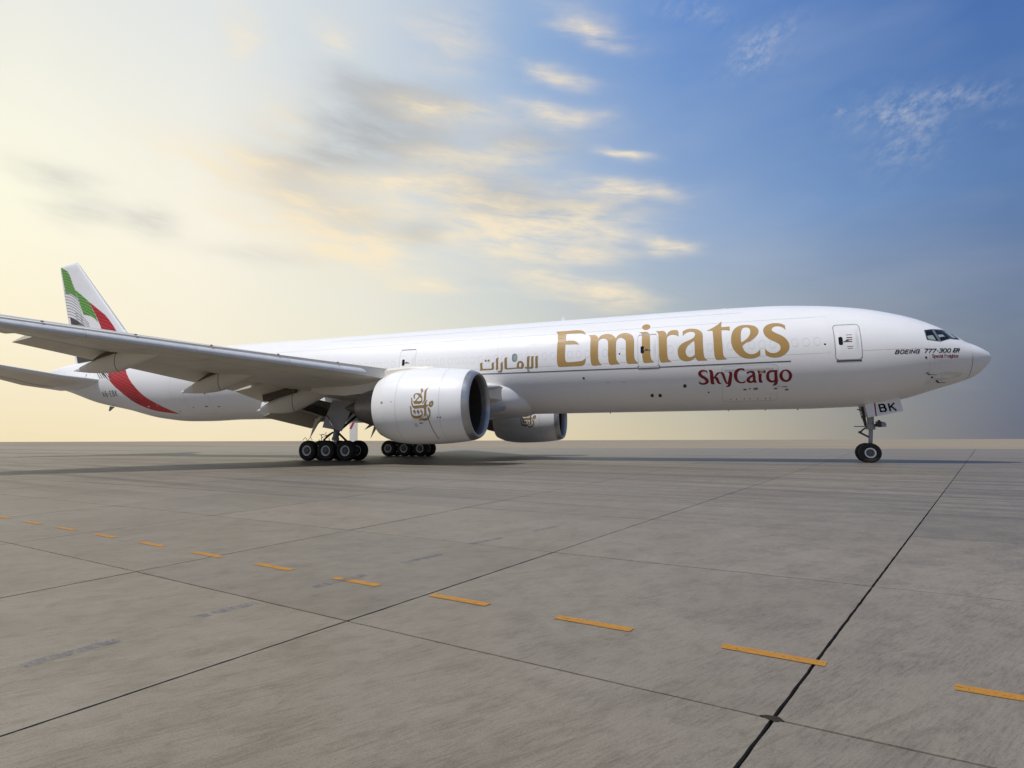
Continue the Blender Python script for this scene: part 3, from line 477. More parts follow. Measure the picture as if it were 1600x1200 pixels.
'SkyCargo': '14024,5032 14050,5070 14076,5105 14105,5130 14154,5149 14206,5152 14260,5148 14308,5132 14345,5102 14362,5063 14351,5021 14315,4973 14285,4947 14246,4918 14205,4890 14167,4861 14131,4834 14096,4807 14063,4780 14036,4751 14006,4710 13984,4668 13973,4626 13975,4584 13988,4542 14011,4506 14044,4478 14087,4456 14133,4440 14182,4429 14236,4422 14287,4421 14336,4426 14383,4437 14423,4450 14467,4475 14499,4505 14497,4567 14494,4628 14467,4596 14437,4567 14402,4544 14359,4527 14311,4517 14266,4515 14206,4528 14162,4556 14144,4600 14152,4650 14176,4680 14213,4710 14257,4742 14296,4768 14340,4796 14385,4824 14423,4854 14464,4895 14497,4938 14520,4981 14528,5045 14514,5105 14493,5143 14462,5179 14424,5208 14377,5227 14322,5239 14269,5244 14222,5241 14176,5231 14135,5220 14082,5203 14035,5184 14031,5133 14028,5082|13966,5216 13903,5226 13848,5225 13801,5211 13765,5179 13752,5148 13744,5108 13737,5055 13730,5003 13724,4943 13718,4877 13712,4809 13678,4856 13645,4902 13615,4944 13589,4979 13554,5027 13519,5056 13480,5069 13434,5075 13384,5079 13329,5081 13278,5080 13235,5069 13189,5036 13155,4978 13138,4933 13123,4878 13109,4820 13095,4767 13083,4720 13073,4674 13062,4631 13050,4593 13030,4549 13009,4513 12986,4480 12971,4554 12956,4627 12942,4697 12929,4761 12916,4820 12903,4875 12894,4925 12890,4967 12905,5027 12937,5067 12888,5071 12843,5073 12804,5068 12760,5057 12734,5013 12732,4963 12737,4897 12746,4825 12754,4754 12762,4684 12771,4611 12782,4541 12794,4480 12807,4427 12821,4381 12837,4342 12856,4310 12902,4276 12957,4262 12998,4259 13043,4261 13090,4267 13044,4298 13006,4333 12980,4373 12961,4417 13020,4421 13070,4438 13105,4470 13135,4527 13153,4571 13173,4624 13193,4681 13212,4737 13232,4793 13251,4852 13270,4906 13289,4949 13329,4996 13370,5015 13408,5004 13455,4973 13484,4945 13515,4910 13549,4870 13584,4828 13536,4811 13495,4783 13469,4736 13448,4677 13435,4631 13422,4581 13402,4536 13372,4499 13335,4466 13294,4435 13347,4431 13396,4429 13439,4434 13485,4452 13521,4488 13543,4529 13563,4580 13584,4629 13609,4674 13636,4718 13664,4761 13701,4742 13706,4687 13707,4634 13704,4582 13693,4531 13677,4482 13658,4434 13707,4431 13753,4430 13794,4433 13827,4440 13860,4462 13875,4518 13883,4575 13889,4648 13894,4726 13898,4798 13900,4864 13900,4928 13900,4989 13906,5044 13916,5093 13931,5137 13948,5178|12111,5067 12151,5109 12197,5139 12252,5155 12310,5151 12351,5134 12393,5106 12427,5070 12452,5024 12469,4971 12480,4916 12485,4874 12486,4830 12484,4786 12478,4743 12470,4702 12458,4660 12443,4621 12422,4587 12384,4548 12338,4516 12292,4496 12247,4494 12202,4504 12161,4519 12125,4537 12093,4559 12062,4584 12068,4543 12074,4502 12080,4462 12128,4449 12177,4438 12227,4433 12267,4431 12308,4432 12350,4437 12391,4449 12434,4467 12477,4492 12518,4522 12554,4557 12585,4599 12611,4647 12633,4699 12649,4750 12660,4801 12666,4854 12666,4907 12660,4958 12647,5009 12627,5059 12602,5106 12572,5145 12536,5176 12493,5200 12449,5218 12406,5232 12364,5242 12321,5247 12280,5248 12242,5246 12196,5237 12154,5223 12114,5205 12113,5159 12112,5113|12005,5028 11968,5041 11930,5053 11891,5064 11848,5074 11804,5083 11761,5086 11701,5080 11649,5061 11612,5031 11587,4982 11579,4948 11575,4907 11571,4861 11567,4811 11563,4753 11559,4688 11553,4625 11544,4572 11526,4518 11504,4476 11480,4440 11535,4437 11586,4436 11625,4439 11674,4474 11719,4452 11771,4437 11813,4433 11859,4434 11901,4442 11938,4460 11972,4485 11998,4513 12020,4557 12023,4606 12012,4645 11991,4686 11963,4724 11935,4749 11901,4772 11865,4794 11832,4814 11788,4839 11745,4862 11717,4885 11732,4961 11775,4980 11828,4986 11879,4975 11926,4955 11965,4931 11998,4903 12001,4945 12003,4986/11697,4765 11735,4746 11771,4725 11801,4700 11841,4651 11861,4600 11841,4558 11803,4530 11761,4530 11722,4544 11689,4584 11691,4629 11693,4674 11695,4719|11505,5072 11459,5076 11415,5079 11377,5079 11345,5075 11304,5053 11282,5021 11267,4942 11247,4993 11218,5035 11171,5067 11121,5083 11080,5072 11043,5045 11049,4986 11054,4926 11107,4950 11156,4958 11201,4937 11236,4900 11253,4858 11260,4798 11262,4754 11263,4700 11261,4645 11255,4595 11244,4552 11228,4513 11210,4476 11191,4440 11237,4433 11281,4429 11320,4429 11351,4436 11384,4469 11399,4532 11405,4583 11409,4645 11411,4710 11414,4771 11416,4827 11416,4882 11419,4933 11427,4976 11446,5018 11474,5048|10459,5071 10465,5035 10471,4996 10475,4953 10477,4902 10475,4840 10471,4769 10466,4697 10461,4632 10457,4575 10453,4523 10451,4475 10453,4431 10464,4378 10481,4333 10504,4299 10546,4272 10598,4262 10637,4260 10680,4262 10725,4266 10682,4298 10647,4337 10631,4372 10620,4411 10611,4453 10648,4434 10687,4420 10728,4414 10774,4417 10824,4430 10871,4452 10907,4478 10942,4510 10975,4546 10999,4585 11016,4628 11026,4674 11031,4723 11031,4772 11026,4825 11016,4880 11001,4931 10981,4974 10955,5006 10923,5029 10888,5047 10852,5061 10817,5070 10780,5073 10740,5074 10694,5074 10642,5075 10584,5074 10522,5073/10624,4959 10675,4972 10728,4974 10767,4968 10807,4956 10839,4934 10859,4898 10872,4851 10878,4800 10879,4759 10876,4713 10868,4669 10856,4630 10830,4587 10795,4551 10761,4526 10711,4513 10666,4522 10635,4549 10613,4588 10614,4646 10616,4703 10618,4757 10619,4807 10621,4864 10622,4913|9754,4739 9758,4682 9772,4628 9794,4577 9824,4531 9861,4493 9905,4462 9954,4440 10006,4427 10060,4424 10115,4430 10168,4447 10218,4473 10263,4507 10302,4549 10334,4597 10358,4650 10372,4706 10377,4763 10372,4820 10358,4876 10334,4927 10303,4973 10264,5012 10219,5043 10169,5065 10117,5078 10063,5081 10009,5073 9957,5056 9908,5030 9864,4995 9827,4953 9796,4904 9773,4852 9759,4796/9911,4782 9907,4740 9909,4699 9925,4624 9959,4566 10005,4531 10058,4525 10113,4548 10162,4597 10199,4666 10211,4706 10219,4747 10222,4789 10220,4831 10203,4906 10168,4965 10121,4999 10068,5005 10014,4982 9966,4932 9931,4863 9919,4823',
'Arabic': '27747,5788 27719,5806 27698,5850 27693,5894 27691,5950 27691,6008 27692,6058 27696,6098 27701,6132 27706,6162 27705,6190 27695,6223 27678,6251 27650,6271 27620,6279 27583,6282 27542,6282 27498,6279 27523,6258 27539,6221 27542,6192 27543,6157 27541,6118 27540,6077 27538,6035 27536,5989 27533,5942 27531,5895 27460,5891 27389,5887 27317,5884 27243,5882 27167,5880 27088,5880 27009,5880 26929,5880 26918,5915 26909,5950 26902,5985 26898,6021 26900,6058 26907,6096 26914,6132 26915,6164 26908,6201 26894,6231 26868,6253 26841,6264 26806,6269 26766,6272 26725,6272 26751,6242 26768,6196 26769,6163 26767,6123 26763,6081 26761,6040 26760,6000 26759,5958 26760,5919 26766,5886 26782,5853 26806,5829 26837,5812 26860,5804 26884,5800 26919,5799 26973,5797 27058,5797 27164,5797 27278,5798 27383,5798 27478,5796 27570,5794 27659,5791|27242,6412 27255,6370 27292,6346 27338,6349 27375,6376 27391,6419 27377,6461 27341,6485 27295,6482 27257,6454|27048,6412 27061,6371 27098,6347 27143,6349 27181,6377 27196,6420 27183,6461 27146,6485 27101,6483 27063,6455|26619,6451 26608,6501 26590,6529 26562,6548 26534,6558 26499,6562 26461,6561 26421,6559 26439,6540 26454,6512 26465,6469 26468,6424 26469,6370 26469,6307 26470,6234 26471,6139 26473,6028 26477,5924 26483,5847 26498,5796 26526,5793 26552,5788 26585,5787 26622,5788 26661,5791 26637,5799 26618,5853 26612,5913 26608,5993 26606,6081 26605,6162 26608,6240 26614,6319 26619,6392|26292,6199 26269,6232 26233,6248 26201,6257 26165,6264 26125,6268 26150,6245 26166,6193 26167,6144 26165,6083 26162,6018 26162,5960 26163,5911 26165,5865 26169,5822 26177,5782 26188,5745 26202,5711 26218,5682 26237,5658 26266,5636 26298,5623 26334,5616 26374,5613 26417,5616 26454,5629 26477,5648 26496,5673 26513,5702 26529,5734 26486,5718 26446,5706 26409,5703 26377,5710 26348,5725 26326,5751 26314,5779 26307,5814 26302,5852 26298,5890 26297,5927 26299,5966 26301,6005 26302,6044 26302,6085 26301,6128 26298,6168|26046,6421 26042,6468 26034,6500 26022,6524 25994,6544 25956,6552 25922,6559 25883,6563 25841,6567 25858,6547 25872,6520 25881,6478 25884,6435 25883,6386 25881,6327 25879,6256 25878,6172 25877,6076 25877,5973 25879,5866 25824,5864 25766,5863 25701,5863 25626,5864 25538,5867 25440,5870 25336,5874 25228,5879 25229,5922 25229,5964 25227,6005 25223,6044 25217,6082 25209,6118 25198,6152 25181,6182 25157,6209 25127,6233 25095,6253 25062,6266 25030,6274 24997,6276 24963,6272 24931,6265 24899,6253 24868,6238 24838,6217 24813,6190 24793,6153 24775,6109 24762,6063 24756,6021 24758,5984 24766,5948 24779,5914 24795,5884 24812,5856 24833,5830 24859,5809 24890,5795 24930,5790 24978,5793 25027,5799 25073,5803 25109,5807 25139,5811 25175,5814 25231,5816 25315,5814 25419,5810 25529,5805 25628,5801 25719,5797 25808,5794 25887,5791 25948,5792 26007,5802 26027,5826 26038,5850 26043,5881 26045,5929 26046,5983 26045,6050 26045,6120 26045,6187 26046,6250 26047,6313 26048,6372/25092,6037 25087,6074 25078,6110 25063,6138 25028,6165 24989,6173 24954,6155 24927,6119 24919,6085 24918,6044 24922,6004 24931,5963 24947,5922 24965,5892 24997,5874 25031,5877 25060,5899 25081,5935 25089,5966 25092,6002|24553,6498 24529,6539 24489,6552 24462,6557 24430,6560 24395,6561 24359,6560 24374,6548 24387,6524 24396,6477 24400,6418 24401,6344 24402,6262 24404,6182 24407,6105 24410,6026 24413,5946 24417,5866 24367,5851 24327,5862 24313,5879 24303,5901 24295,5938 24288,5999 24285,6102 24286,6237 24287,6372 24285,6471 24273,6528 24255,6540 24229,6545 24203,6552 24173,6555 24139,6554 24104,6551 24118,6558 24130,6538 24137,6463 24137,6341 24136,6176 24138,6011 24145,5891 24158,5822 24176,5804 24200,5794 24229,5779 24264,5772 24318,5769 24382,5769 24462,5772 24542,5776 24603,5782 24651,5790 24676,5801 24693,5816 24705,5850 24703,5892 24657,5875 24616,5866 24586,5874 24573,5895 24568,5926 24566,5966 24563,6012 24561,6068 24560,6133 24560,6202 24559,6267 24559,6330 24560,6395 24559,6453|24015,6482 24002,6533 23970,6544 23941,6550 23905,6552 23864,6551 23820,6549 23846,6559 23861,6474 23861,6354 23858,6188 23857,6023 23861,5903 23869,5833 23880,5815 23903,5805 23933,5794 23970,5789 24013,5787 24059,5787 24034,5803 24017,5860 24013,5919 24014,5996 24015,6080 24016,6163 24017,6247 24018,6337 24018,6420|24548,5735 24527,5738 24497,5739 24462,5737 24424,5734 24473,5710 24491,5687 24473,5671 24436,5656 24390,5640 24418,5604 24449,5602 24489,5603 24536,5607 24587,5611 24544,5628 24519,5646 24551,5685',
'Logo': '27873,3982 27847,3944 27821,3906 27795,3868 27769,3830 27785,3808 27798,3785 27813,3762 27851,3754 27855,3724 27861,3695 27867,3666 27870,3636 27916,3652 27907,3682 27898,3713 27892,3744 27883,3774 27903,3802 27919,3830 27936,3857 27956,3885 27934,3909 27914,3934 27895,3958|28194,3432 28227,3431 28254,3443 28269,3463 28284,3491 28290,3521 28293,3545 28294,3570 28290,3595 28282,3619 28267,3642 28244,3664 28221,3684 28196,3699 28169,3708 28136,3711 28103,3712 28072,3711 28044,3709 28017,3705 27991,3698 27966,3688 27940,3675 27911,3658 27884,3638 27864,3617 27844,3593 27827,3566 27813,3538 27805,3509 27796,3476 27790,3440 27786,3405 27786,3373 27782,3344 27781,3318 27785,3293 27794,3267 27818,3241 27851,3215 27886,3188 27927,3161 28007,3163 28083,3165 28162,3167 28242,3169 28257,3204 28272,3239 28288,3273 28303,3308 28259,3304 28213,3299 28169,3297 28119,3294 28060,3293 27998,3292 27937,3293 27889,3298 27856,3313 27838,3332 27830,3354 27831,3379 27839,3405 27857,3433 27874,3452 27896,3471 27923,3492 27946,3512 27967,3534 27991,3559 28016,3582 28037,3602 28062,3620 28084,3636 28109,3649 28129,3658 28164,3665 28190,3655 28207,3636 28216,3606 28222,3578 28224,3552 28218,3525 28211,3500 28202,3464|28199,3296 28146,3359 28092,3422 28042,3485 27991,3548 27967,3530 27946,3512 27994,3454 28046,3397 28098,3339 28151,3282 28175,3289|27496,4000 27521,3992 27548,3982 27573,3970 27594,3954 27618,3933 27641,3908 27664,3883 27680,3857 27694,3836 27703,3817 27706,3793 27711,3760 27708,3709 27705,3649 27701,3585 27699,3525 27695,3468 27694,3412 27695,3359 27703,3313 27723,3274 27749,3242 27776,3212 27808,3185 27794,3168 27758,3184 27725,3217 27678,3264 27635,3317 27605,3368 27591,3414 27587,3458 27588,3505 27589,3561 27590,3630 27596,3710 27601,3789 27596,3854 27581,3903 27558,3942 27529,3973|28436,3486 28405,3484 28379,3476 28357,3455 28353,3427 28351,3391 28354,3351 28350,3310 28344,3266 28334,3218 28324,3172 28313,3136 28302,3102 28291,3080 28252,3067 28195,3065 28122,3069 28045,3076 27969,3080 27900,3082 27834,3083 27766,3083 27702,3084 27692,3114 27683,3143 27672,3171 27660,3197 27648,3223 27634,3247 27622,3270 27601,3292 27575,3311 27547,3330 27514,3348 27482,3365 27497,3349 27515,3331 27531,3309 27540,3288 27551,3266 27562,3241 27566,3214 27570,3186 27572,3155 27572,3123 27572,3090 27549,3094 27522,3097 27495,3099 27468,3099 27440,3098 27412,3097 27441,3085 27469,3072 27494,3058 27516,3042 27534,3027 27548,3012 27560,2992 27571,2958 27576,2904 27577,2834 27581,2762 27587,2704 27593,2662 27599,2629 27614,2601 27633,2573 27663,2544 27701,2516 27745,2489 27792,2462 27773,2477 27752,2495 27734,2520 27717,2555 27704,2608 27691,2673 27684,2741 27680,2799 27683,2847 27688,2888 27696,2925 27708,2961 27774,2959 27843,2958 27910,2956 27971,2953 28035,2947 28098,2939 28155,2933 28201,2933 28237,2939 28264,2949 28286,2964 28304,2982 28326,3006 28347,3033 28362,3064 28376,3099 28386,3139 28393,3183 28396,3229 28399,3272 28404,3315 28403,3357 28406,3396 28410,3427 28420,3466|27436,3250 27410,3233 27386,3221 27363,3219 27346,3233 27331,3256 27314,3275 27285,3288 27253,3297 27224,3298 27202,3288 27185,3269 27176,3244 27174,3219 27177,3189 27183,3159 27189,3130 27200,3104 27215,3078 27231,3055 27251,3036 27275,3022 27303,3010 27331,3003 27355,3001 27377,3007 27398,3023 27414,3040 27432,3066 27433,3097 27420,3121 27401,3146 27394,3172 27401,3198 27416,3224/27342,3152 27328,3169 27302,3184 27283,3189 27262,3165 27256,3131 27275,3106 27300,3094 27318,3107 27336,3131|28483,3044 28453,3048 28427,3044 28408,3023 28403,2991 28399,2947 28400,2899 28399,2851 28396,2803 28397,2752 28391,2703 28380,2661 28357,2626 28331,2596 28296,2572 28257,2555 28211,2545 28156,2543 28100,2546 28048,2551 28000,2559 27954,2571 27909,2584 27876,2595 27838,2615 27819,2632 27821,2660 27826,2686 27833,2708 27857,2723 27883,2747 27888,2774 27891,2808 27892,2847 27893,2889 27869,2878 27849,2866 27828,2850 27814,2830 27800,2804 27793,2773 27788,2740 27785,2707 27786,2674 27785,2639 27788,2606 27798,2576 27811,2549 27829,2524 27850,2502 27873,2483 27893,2464 27917,2447 27947,2434 27984,2424 28039,2417 28107,2414 28177,2415 28235,2422 28283,2436 28326,2456 28360,2481 28387,2509 28411,2541 28424,2577 28433,2617 28444,2662 28449,2715 28451,2776 28451,2836 28456,2890 28461,2935 28469,2974 28474,3010|28225,2876 28205,2851 28186,2825 28163,2799 28144,2774 28167,2747 28189,2721 28209,2694 28231,2668 28252,2696 28273,2725 28294,2754 28315,2783 28294,2806 28270,2829 28249,2853|28027,2882 28007,2854 27987,2826 27967,2798 27944,2770 27966,2744 27988,2717 28010,2691 28032,2664 28050,2693 28071,2721 28092,2750 28112,2779 28092,2805 28069,2830 28050,2856|27481,2985 27458,2976 27439,2964 27417,2945 27401,2928 27387,2907 27372,2882 27364,2850 27361,2809 27364,2761 27367,2710 27373,2662 27378,2618 27380,2575 27388,2533 27401,2494 27421,2457 27445,2422 27470,2391 27501,2364 27531,2344 27564,2330 27597,2318 27635,2310 27672,2302 27712,2295 27753,2294 27790,2303 27821,2323 27852,2352 27883,2388 27910,2426 27868,2421 27826,2416 27781,2414 27737,2415 27693,2418 27649,2424 27607,2434 27567,2450 27531,2473 27500,2504 27469,2537 27448,2570 27432,2603 27419,2637 27414,2670 27413,2701 27418,2727 27430,2750 27446,2773 27456,2795 27463,2819 27472,2843 27477,2866 27479,2890 27483,2914 27484,2937 27481,2961',
'fin_green1': '72962,18433 72813,18380 72663,18324 72513,18261 72362,18188 72206,18106 72047,18014 71893,17913 71750,17799 71623,17669 71505,17526 71396,17376 71293,17227 71201,17083 71121,16939 71039,16790 70947,16631 70838,16465 70718,16292 70596,16107 70478,15907 70367,15688 70258,15452 70150,15206 70044,14955 70175,15053 70308,15149 70443,15239 70582,15321 70720,15395 70858,15462 71005,15522 71167,15574 71350,15616 71548,15650 71756,15678 71970,15704 72216,16380 72463,17060 72712,17744',
'fin_green2': '70478,15907 70281,15798 70075,15681 69849,15547 69594,15389 69304,15201 68986,14989 68650,14762 68306,14527 68190,14382 68071,14233 67946,14074 67812,13901 67664,13708 67504,13498 67344,13284 67196,13078 67061,12881 66935,12688 66814,12498 66696,12310 66828,12432 66964,12551 67111,12667 67272,12775 67451,12880 67646,12980 67850,13071 68057,13145 68269,13200 68488,13240 68711,13269 68937,13292 69073,13527 69209,13758 69341,13983 69468,14196 69587,14390 69699,14568 69812,14747 69932,14946 70062,15168 70197,15406 70337,15654',
'fin_black': '71045,13237 70804,13182 70554,13116 70286,13027 69989,12905 69658,12741 69300,12544 68925,12325 68542,12097 68101,11603 67663,11112 67229,10626 66798,10143 66705,9739 66613,9336 66521,8935 66429,8535 66579,8467 66730,8399 66880,8331 67031,8262 67650,8367 68274,8473 68903,8580 69537,8688 69908,9809 70284,10941 70662,12084',
'fin_red': '68306,14527 67955,14314 67608,14101 67268,13888 66936,13674 66621,13472 66317,13277 66013,13064 65696,12807 65352,12492 64991,12134 64639,11757 64324,11382 64040,11005 63777,10617 63550,10233 63374,9864 63260,9515 63196,9177 63166,8847 63153,8521 63709,8549 64268,8577 64832,8605 65400,8634 65433,9092 65474,9542 65533,9972 65619,10374 65732,10732 65870,11056 66031,11371 66216,11702 66433,12058 66678,12426 66939,12795 67204,13155 67469,13505 67743,13848 68023,14188',
'red_swoosh': '64621,8713 64163,8523 63843,8353 63585,8190 63369,8026 63197,7865 63059,7706 62932,7540 62799,7360 62684,7164 62593,6956 62478,6740 62293,6519 62017,6293 61678,6062 61305,5827 60927,5589 60535,5336 60127,5071 59734,4821 59376,4610 59044,4445 58718,4313 58399,4201 58094,4099 57831,4009 57587,3935 57298,3867 56901,3797 56379,3723 55783,3651 55161,3582 54550,3516 54665,3557 54790,3605 54937,3668 55118,3753 55360,3866 55660,4003 55995,4156 56332,4318 56676,4484 57039,4660 57401,4851 57744,5061 58075,5305 58414,5578 58750,5855 59061,6111 59325,6338 59548,6548 59747,6747 59938,6939 60114,7121 60265,7292 60411,7457 60574,7620 60757,7783 60951,7943 61164,8103 61405,8266 62120,8365 62878,8470 63695,8583',
'black_swoosh': '66166,8318 65910,8173 65676,8035 65442,7903 65187,7779 64909,7673 64608,7581 64277,7478 63917,7340 63530,7160 63131,6954 62738,6732 62364,6506 62526,6655 62716,6816 62955,6998 63269,7213 63687,7471 64227,7770 64916,8109 65852,8495 65945,8434 66050,8375',
'w_pane1': '3427,6900 3310,6913 3191,6927 3068,6943 3035,6722 2984,6511 2920,6307 3094,6335 3266,6363 3437,6392 3442,6556 3440,6725',
'w_pane2': '2937,6956 2797,6951 2650,6948 2494,6950 2439,6778 2366,6616 2280,6460 2339,6443 2397,6427 2454,6411 2569,6369 2681,6329 2790,6289 2856,6502 2908,6722',
'w_pane3': '2449,6932 2318,6913 2169,6902 1960,6731 1888,6579 1791,6438 1886,6439 1974,6441 2058,6446 2118,6453 2176,6461 2234,6469 2319,6616 2393,6769',
'w_frame': '3467,6923 3315,6948 3158,6976 2994,7007 2827,7003 2651,7003 2456,7012 2272,6989 1814,6580 1736,6417 1841,6408 1934,6403 2022,6401 2113,6406 2202,6413 2289,6420 2349,6405 2407,6390 2465,6376 2593,6335 2717,6296 2838,6258 3052,6294 3264,6330 3474,6368 3481,6547 3480,6732',
'w_patch1': '3429,6532 3396,6564 3340,6589 3281,6599 3208,6607 3128,6612 3102,6521 3073,6432 3043,6344 3155,6360 3267,6375 3378,6392 3396,6438 3413,6485',
'w_patch2': '2877,6649 2789,6654 2700,6660 2609,6667 2575,6609 2540,6551 2504,6494 2540,6542 2612,6538 2707,6524 2780,6510 2833,6471 2849,6530 2864,6589',
'w_patch3': '2431,6895 2339,6883 2241,6874 2130,6871 2084,6729 2015,6600 1934,6476 2019,6483 2101,6491 2181,6499 2273,6626 2357,6758',
'w_stain': '3340,4322 3219,4446 3091,4557 2952,4643 2803,4696 2644,4724 2476,4738 2294,4738 2100,4724 1896,4704 1812,4706 1744,4701 1709,4681 1708,4637 1738,4578 1816,4524 1967,4484 2166,4449 2361,4411 2533,4368 2703,4323 2889,4274 3098,4221 3320,4166 3548,4110 3480,4181 3410,4251',
}

def dec(s): return [tuple(int(v)/1000 for v in p.split(',')) for p in s.split()]
def glyphs(k): return [[dec(c) for c in g.split('/')] for g in DATA[k].split('|')]

plane = empty('cargo_airliner', (-31, 0, 0))
tagthing(plane, 'white twin engine cargo airliner with gold and maroon lettering parked on the concrete apron', 'airplane')
OFF = Vector((31, 0, 0))
def fin_(o):   # children are modelled in aircraft coordinates; shift to the parent's frame
    return o
class Shift: pass
_mesh_obj = mesh_obj
def mesh_obj(name, V, F, m, parent=None, smooth=False, sharp=None):
    if parent is not None and parent is not apron and parent is not dl and parent is not bl:
        q = parent; tot = Vector((0, 0, 0))
        while q is not None: tot += q.location; q = q.parent
        V = [Vector(v)-tot for v in V]
    return _mesh_obj(name, V, F, m, parent, smooth, sharp)
def part_empty(name, loc, parent):
    q = parent; tot = Vector((0, 0, 0))
    while q is not None: tot += q.location; q = q.parent
    return empty(name, Vector(loc)-tot, parent)

# ---- fuselage
ss = np.concatenate([np.linspace(0, 1, 26)**1.7*1.6, np.linspace(1.7, 14, 70)[0:], np.linspace(14.4, 50, 70), np.linspace(50.4, 73.08, 60)])
T, B, Wd, Md = prof(ss); NA = 128; mb = MB(); rings = []
for k, s in enumerate(ss):
    ring = []
    for a in range(NA):
        th = 2*math.pi*a/NA; sn = math.sin(th)
        ring.append((-s, Wd[k]*math.cos(th), Md[k]+((T[k]-Md[k]) if sn > 0 else (Md[k]-B[k]))*sn))
    rings.append(ring)
fus = mb.loft(rings, cap=False).make('fuselage', M['white'], plane, smooth=True)
mb = MB(); mb.loft([rings[-1], [(-73.4, p[1]*.5, 7.4+(p[2]-7.4)*.5) for p in rings[-1]]]).make('tail_cone_vent', M['gear'], fus)

# ---- belly fairing
secs = [(24.0, .4, 4.6, 3.9), (24.6, 1.6, 5.0, 3.25), (25.4, 2.5, 5.2, 2.98), (26.5, 3.0, 5.35, 2.84), (28, 3.26, 5.45, 2.74), (30, 3.42, 5.45, 2.66), (36, 3.52, 5.4, 2.62), (40, 3.45, 5.3, 2.66), (43, 3.2, 5.1, 2.8), (45.5, 2.6, 4.7, 3.0), (47, 1.0, 4.2, 3.3)]
sx = [q[0] for q in secs]; mb = MB(); rings = []
for s in np.linspace(24.0, 47, 50):
    w = float(pchip(s, sx, [q[1] for q in secs])); zt = float(pchip(s, sx, [q[2] for q in secs])); zb = float(pchip(s, sx, [q[3] for q in secs])); zm = zb+(zt-zb)*.55
    ring = []
    for a in range(72):
        th = 2*math.pi*a/72; c, sn = math.cos(th), math.sin(th); e = .72
        ring.append((-s, w*math.copysign(abs(c)**e, c), zm+((zt-zm) if sn > 0 else (zm-zb))*math.copysign(abs(sn)**e, sn)))
    rings.append(ring)
mb.loft(rings).make('belly_fairing', M['white'], plane, smooth=True, sharp=60)
# ram air intake and keel stripe
mb = MB(); mb.prism([(-27.2, -3.33, 2.98), (-26.1, -3.15, 3.2), (-26.05, -3.15, 3.42), (-27.2, -3.33, 3.16)], (0, .3, 0)); mb.make('ram_air_intake', M['gear'], plane)

# ---- wings
def airfoil(n=24):
    xs = [(1-math.cos(math.pi*k/n))/2 for k in range(n+1)]
    yt = [5*(.2969*math.sqrt(x)-.126*x-.3516*x*x+.2843*x**3-.1036*x**4) for x in xs]
    return xs, yt
AX, AY = airfoil()
WST = [(2.6, 25.6, 4.30, 40.0, 4.25, 1.9), (9.6, 30.3, 5.05, 40.1, 4.72, 1.2), (11, 31.3, 5.16, 40.4, 4.85, 1.08), (18.3, 36.3, 5.66, 42.5, 5.78, .70), (24, 40.2, 6.1, 44.2, 6.45, .50), (30, 44.3, 6.65, 45.9, 7.15, .26), (31.6, 46.2, 7.0, 47.3, 7.35, .10), (32.4, 47.6, 7.25, 48.0, 7.4, .03)]
def wst(Y):
    ys = [w[0] for w in WST]; return [float(np.interp(Y, ys, [w[k] for w in WST])) for k in range(1, 6)]
def section(Y, sgn, f0=0.0, f1=1.0, dz=0, ds=0, rot=0, tk=1.0, up=True, n=None):
    sL, zL, sT, zT, t = wst(Y); c = sT-sL; out = []
    def pt(x, yy):
        s = sL+x*c; z = zL+(zT-zL)*x+yy*t
        return s, z
    xs = [x for x in AX if f0 <= x <= f1]
    if not xs or xs[0] > f0+1e-6: xs = [f0]+xs
    if xs[-1] < f1-1e-6: xs.append(f1)
    ytt = [float(np.interp(x, AX, AY)) for x in xs]
    upper = [pt(x, y*.78+.10*x*(1-x)) for x, y in zip(xs, ytt)]; lower = [pt(x, -y*1.05+.10*x*(1-x)) for x, y in zip(xs, ytt)]
    ring = upper+lower[::-1]
    if rot:
        ps, pz = lower[0]; cr, sr = math.cos(rot), math.sin(rot)
        ring = [(ps+(s-ps)*cr+(z-pz)*sr, pz-(s-ps)*sr+(z-pz)*cr) for s, z in ring]
    return [(-(s+ds), sgn*Y, z+dz) for s, z in ring]
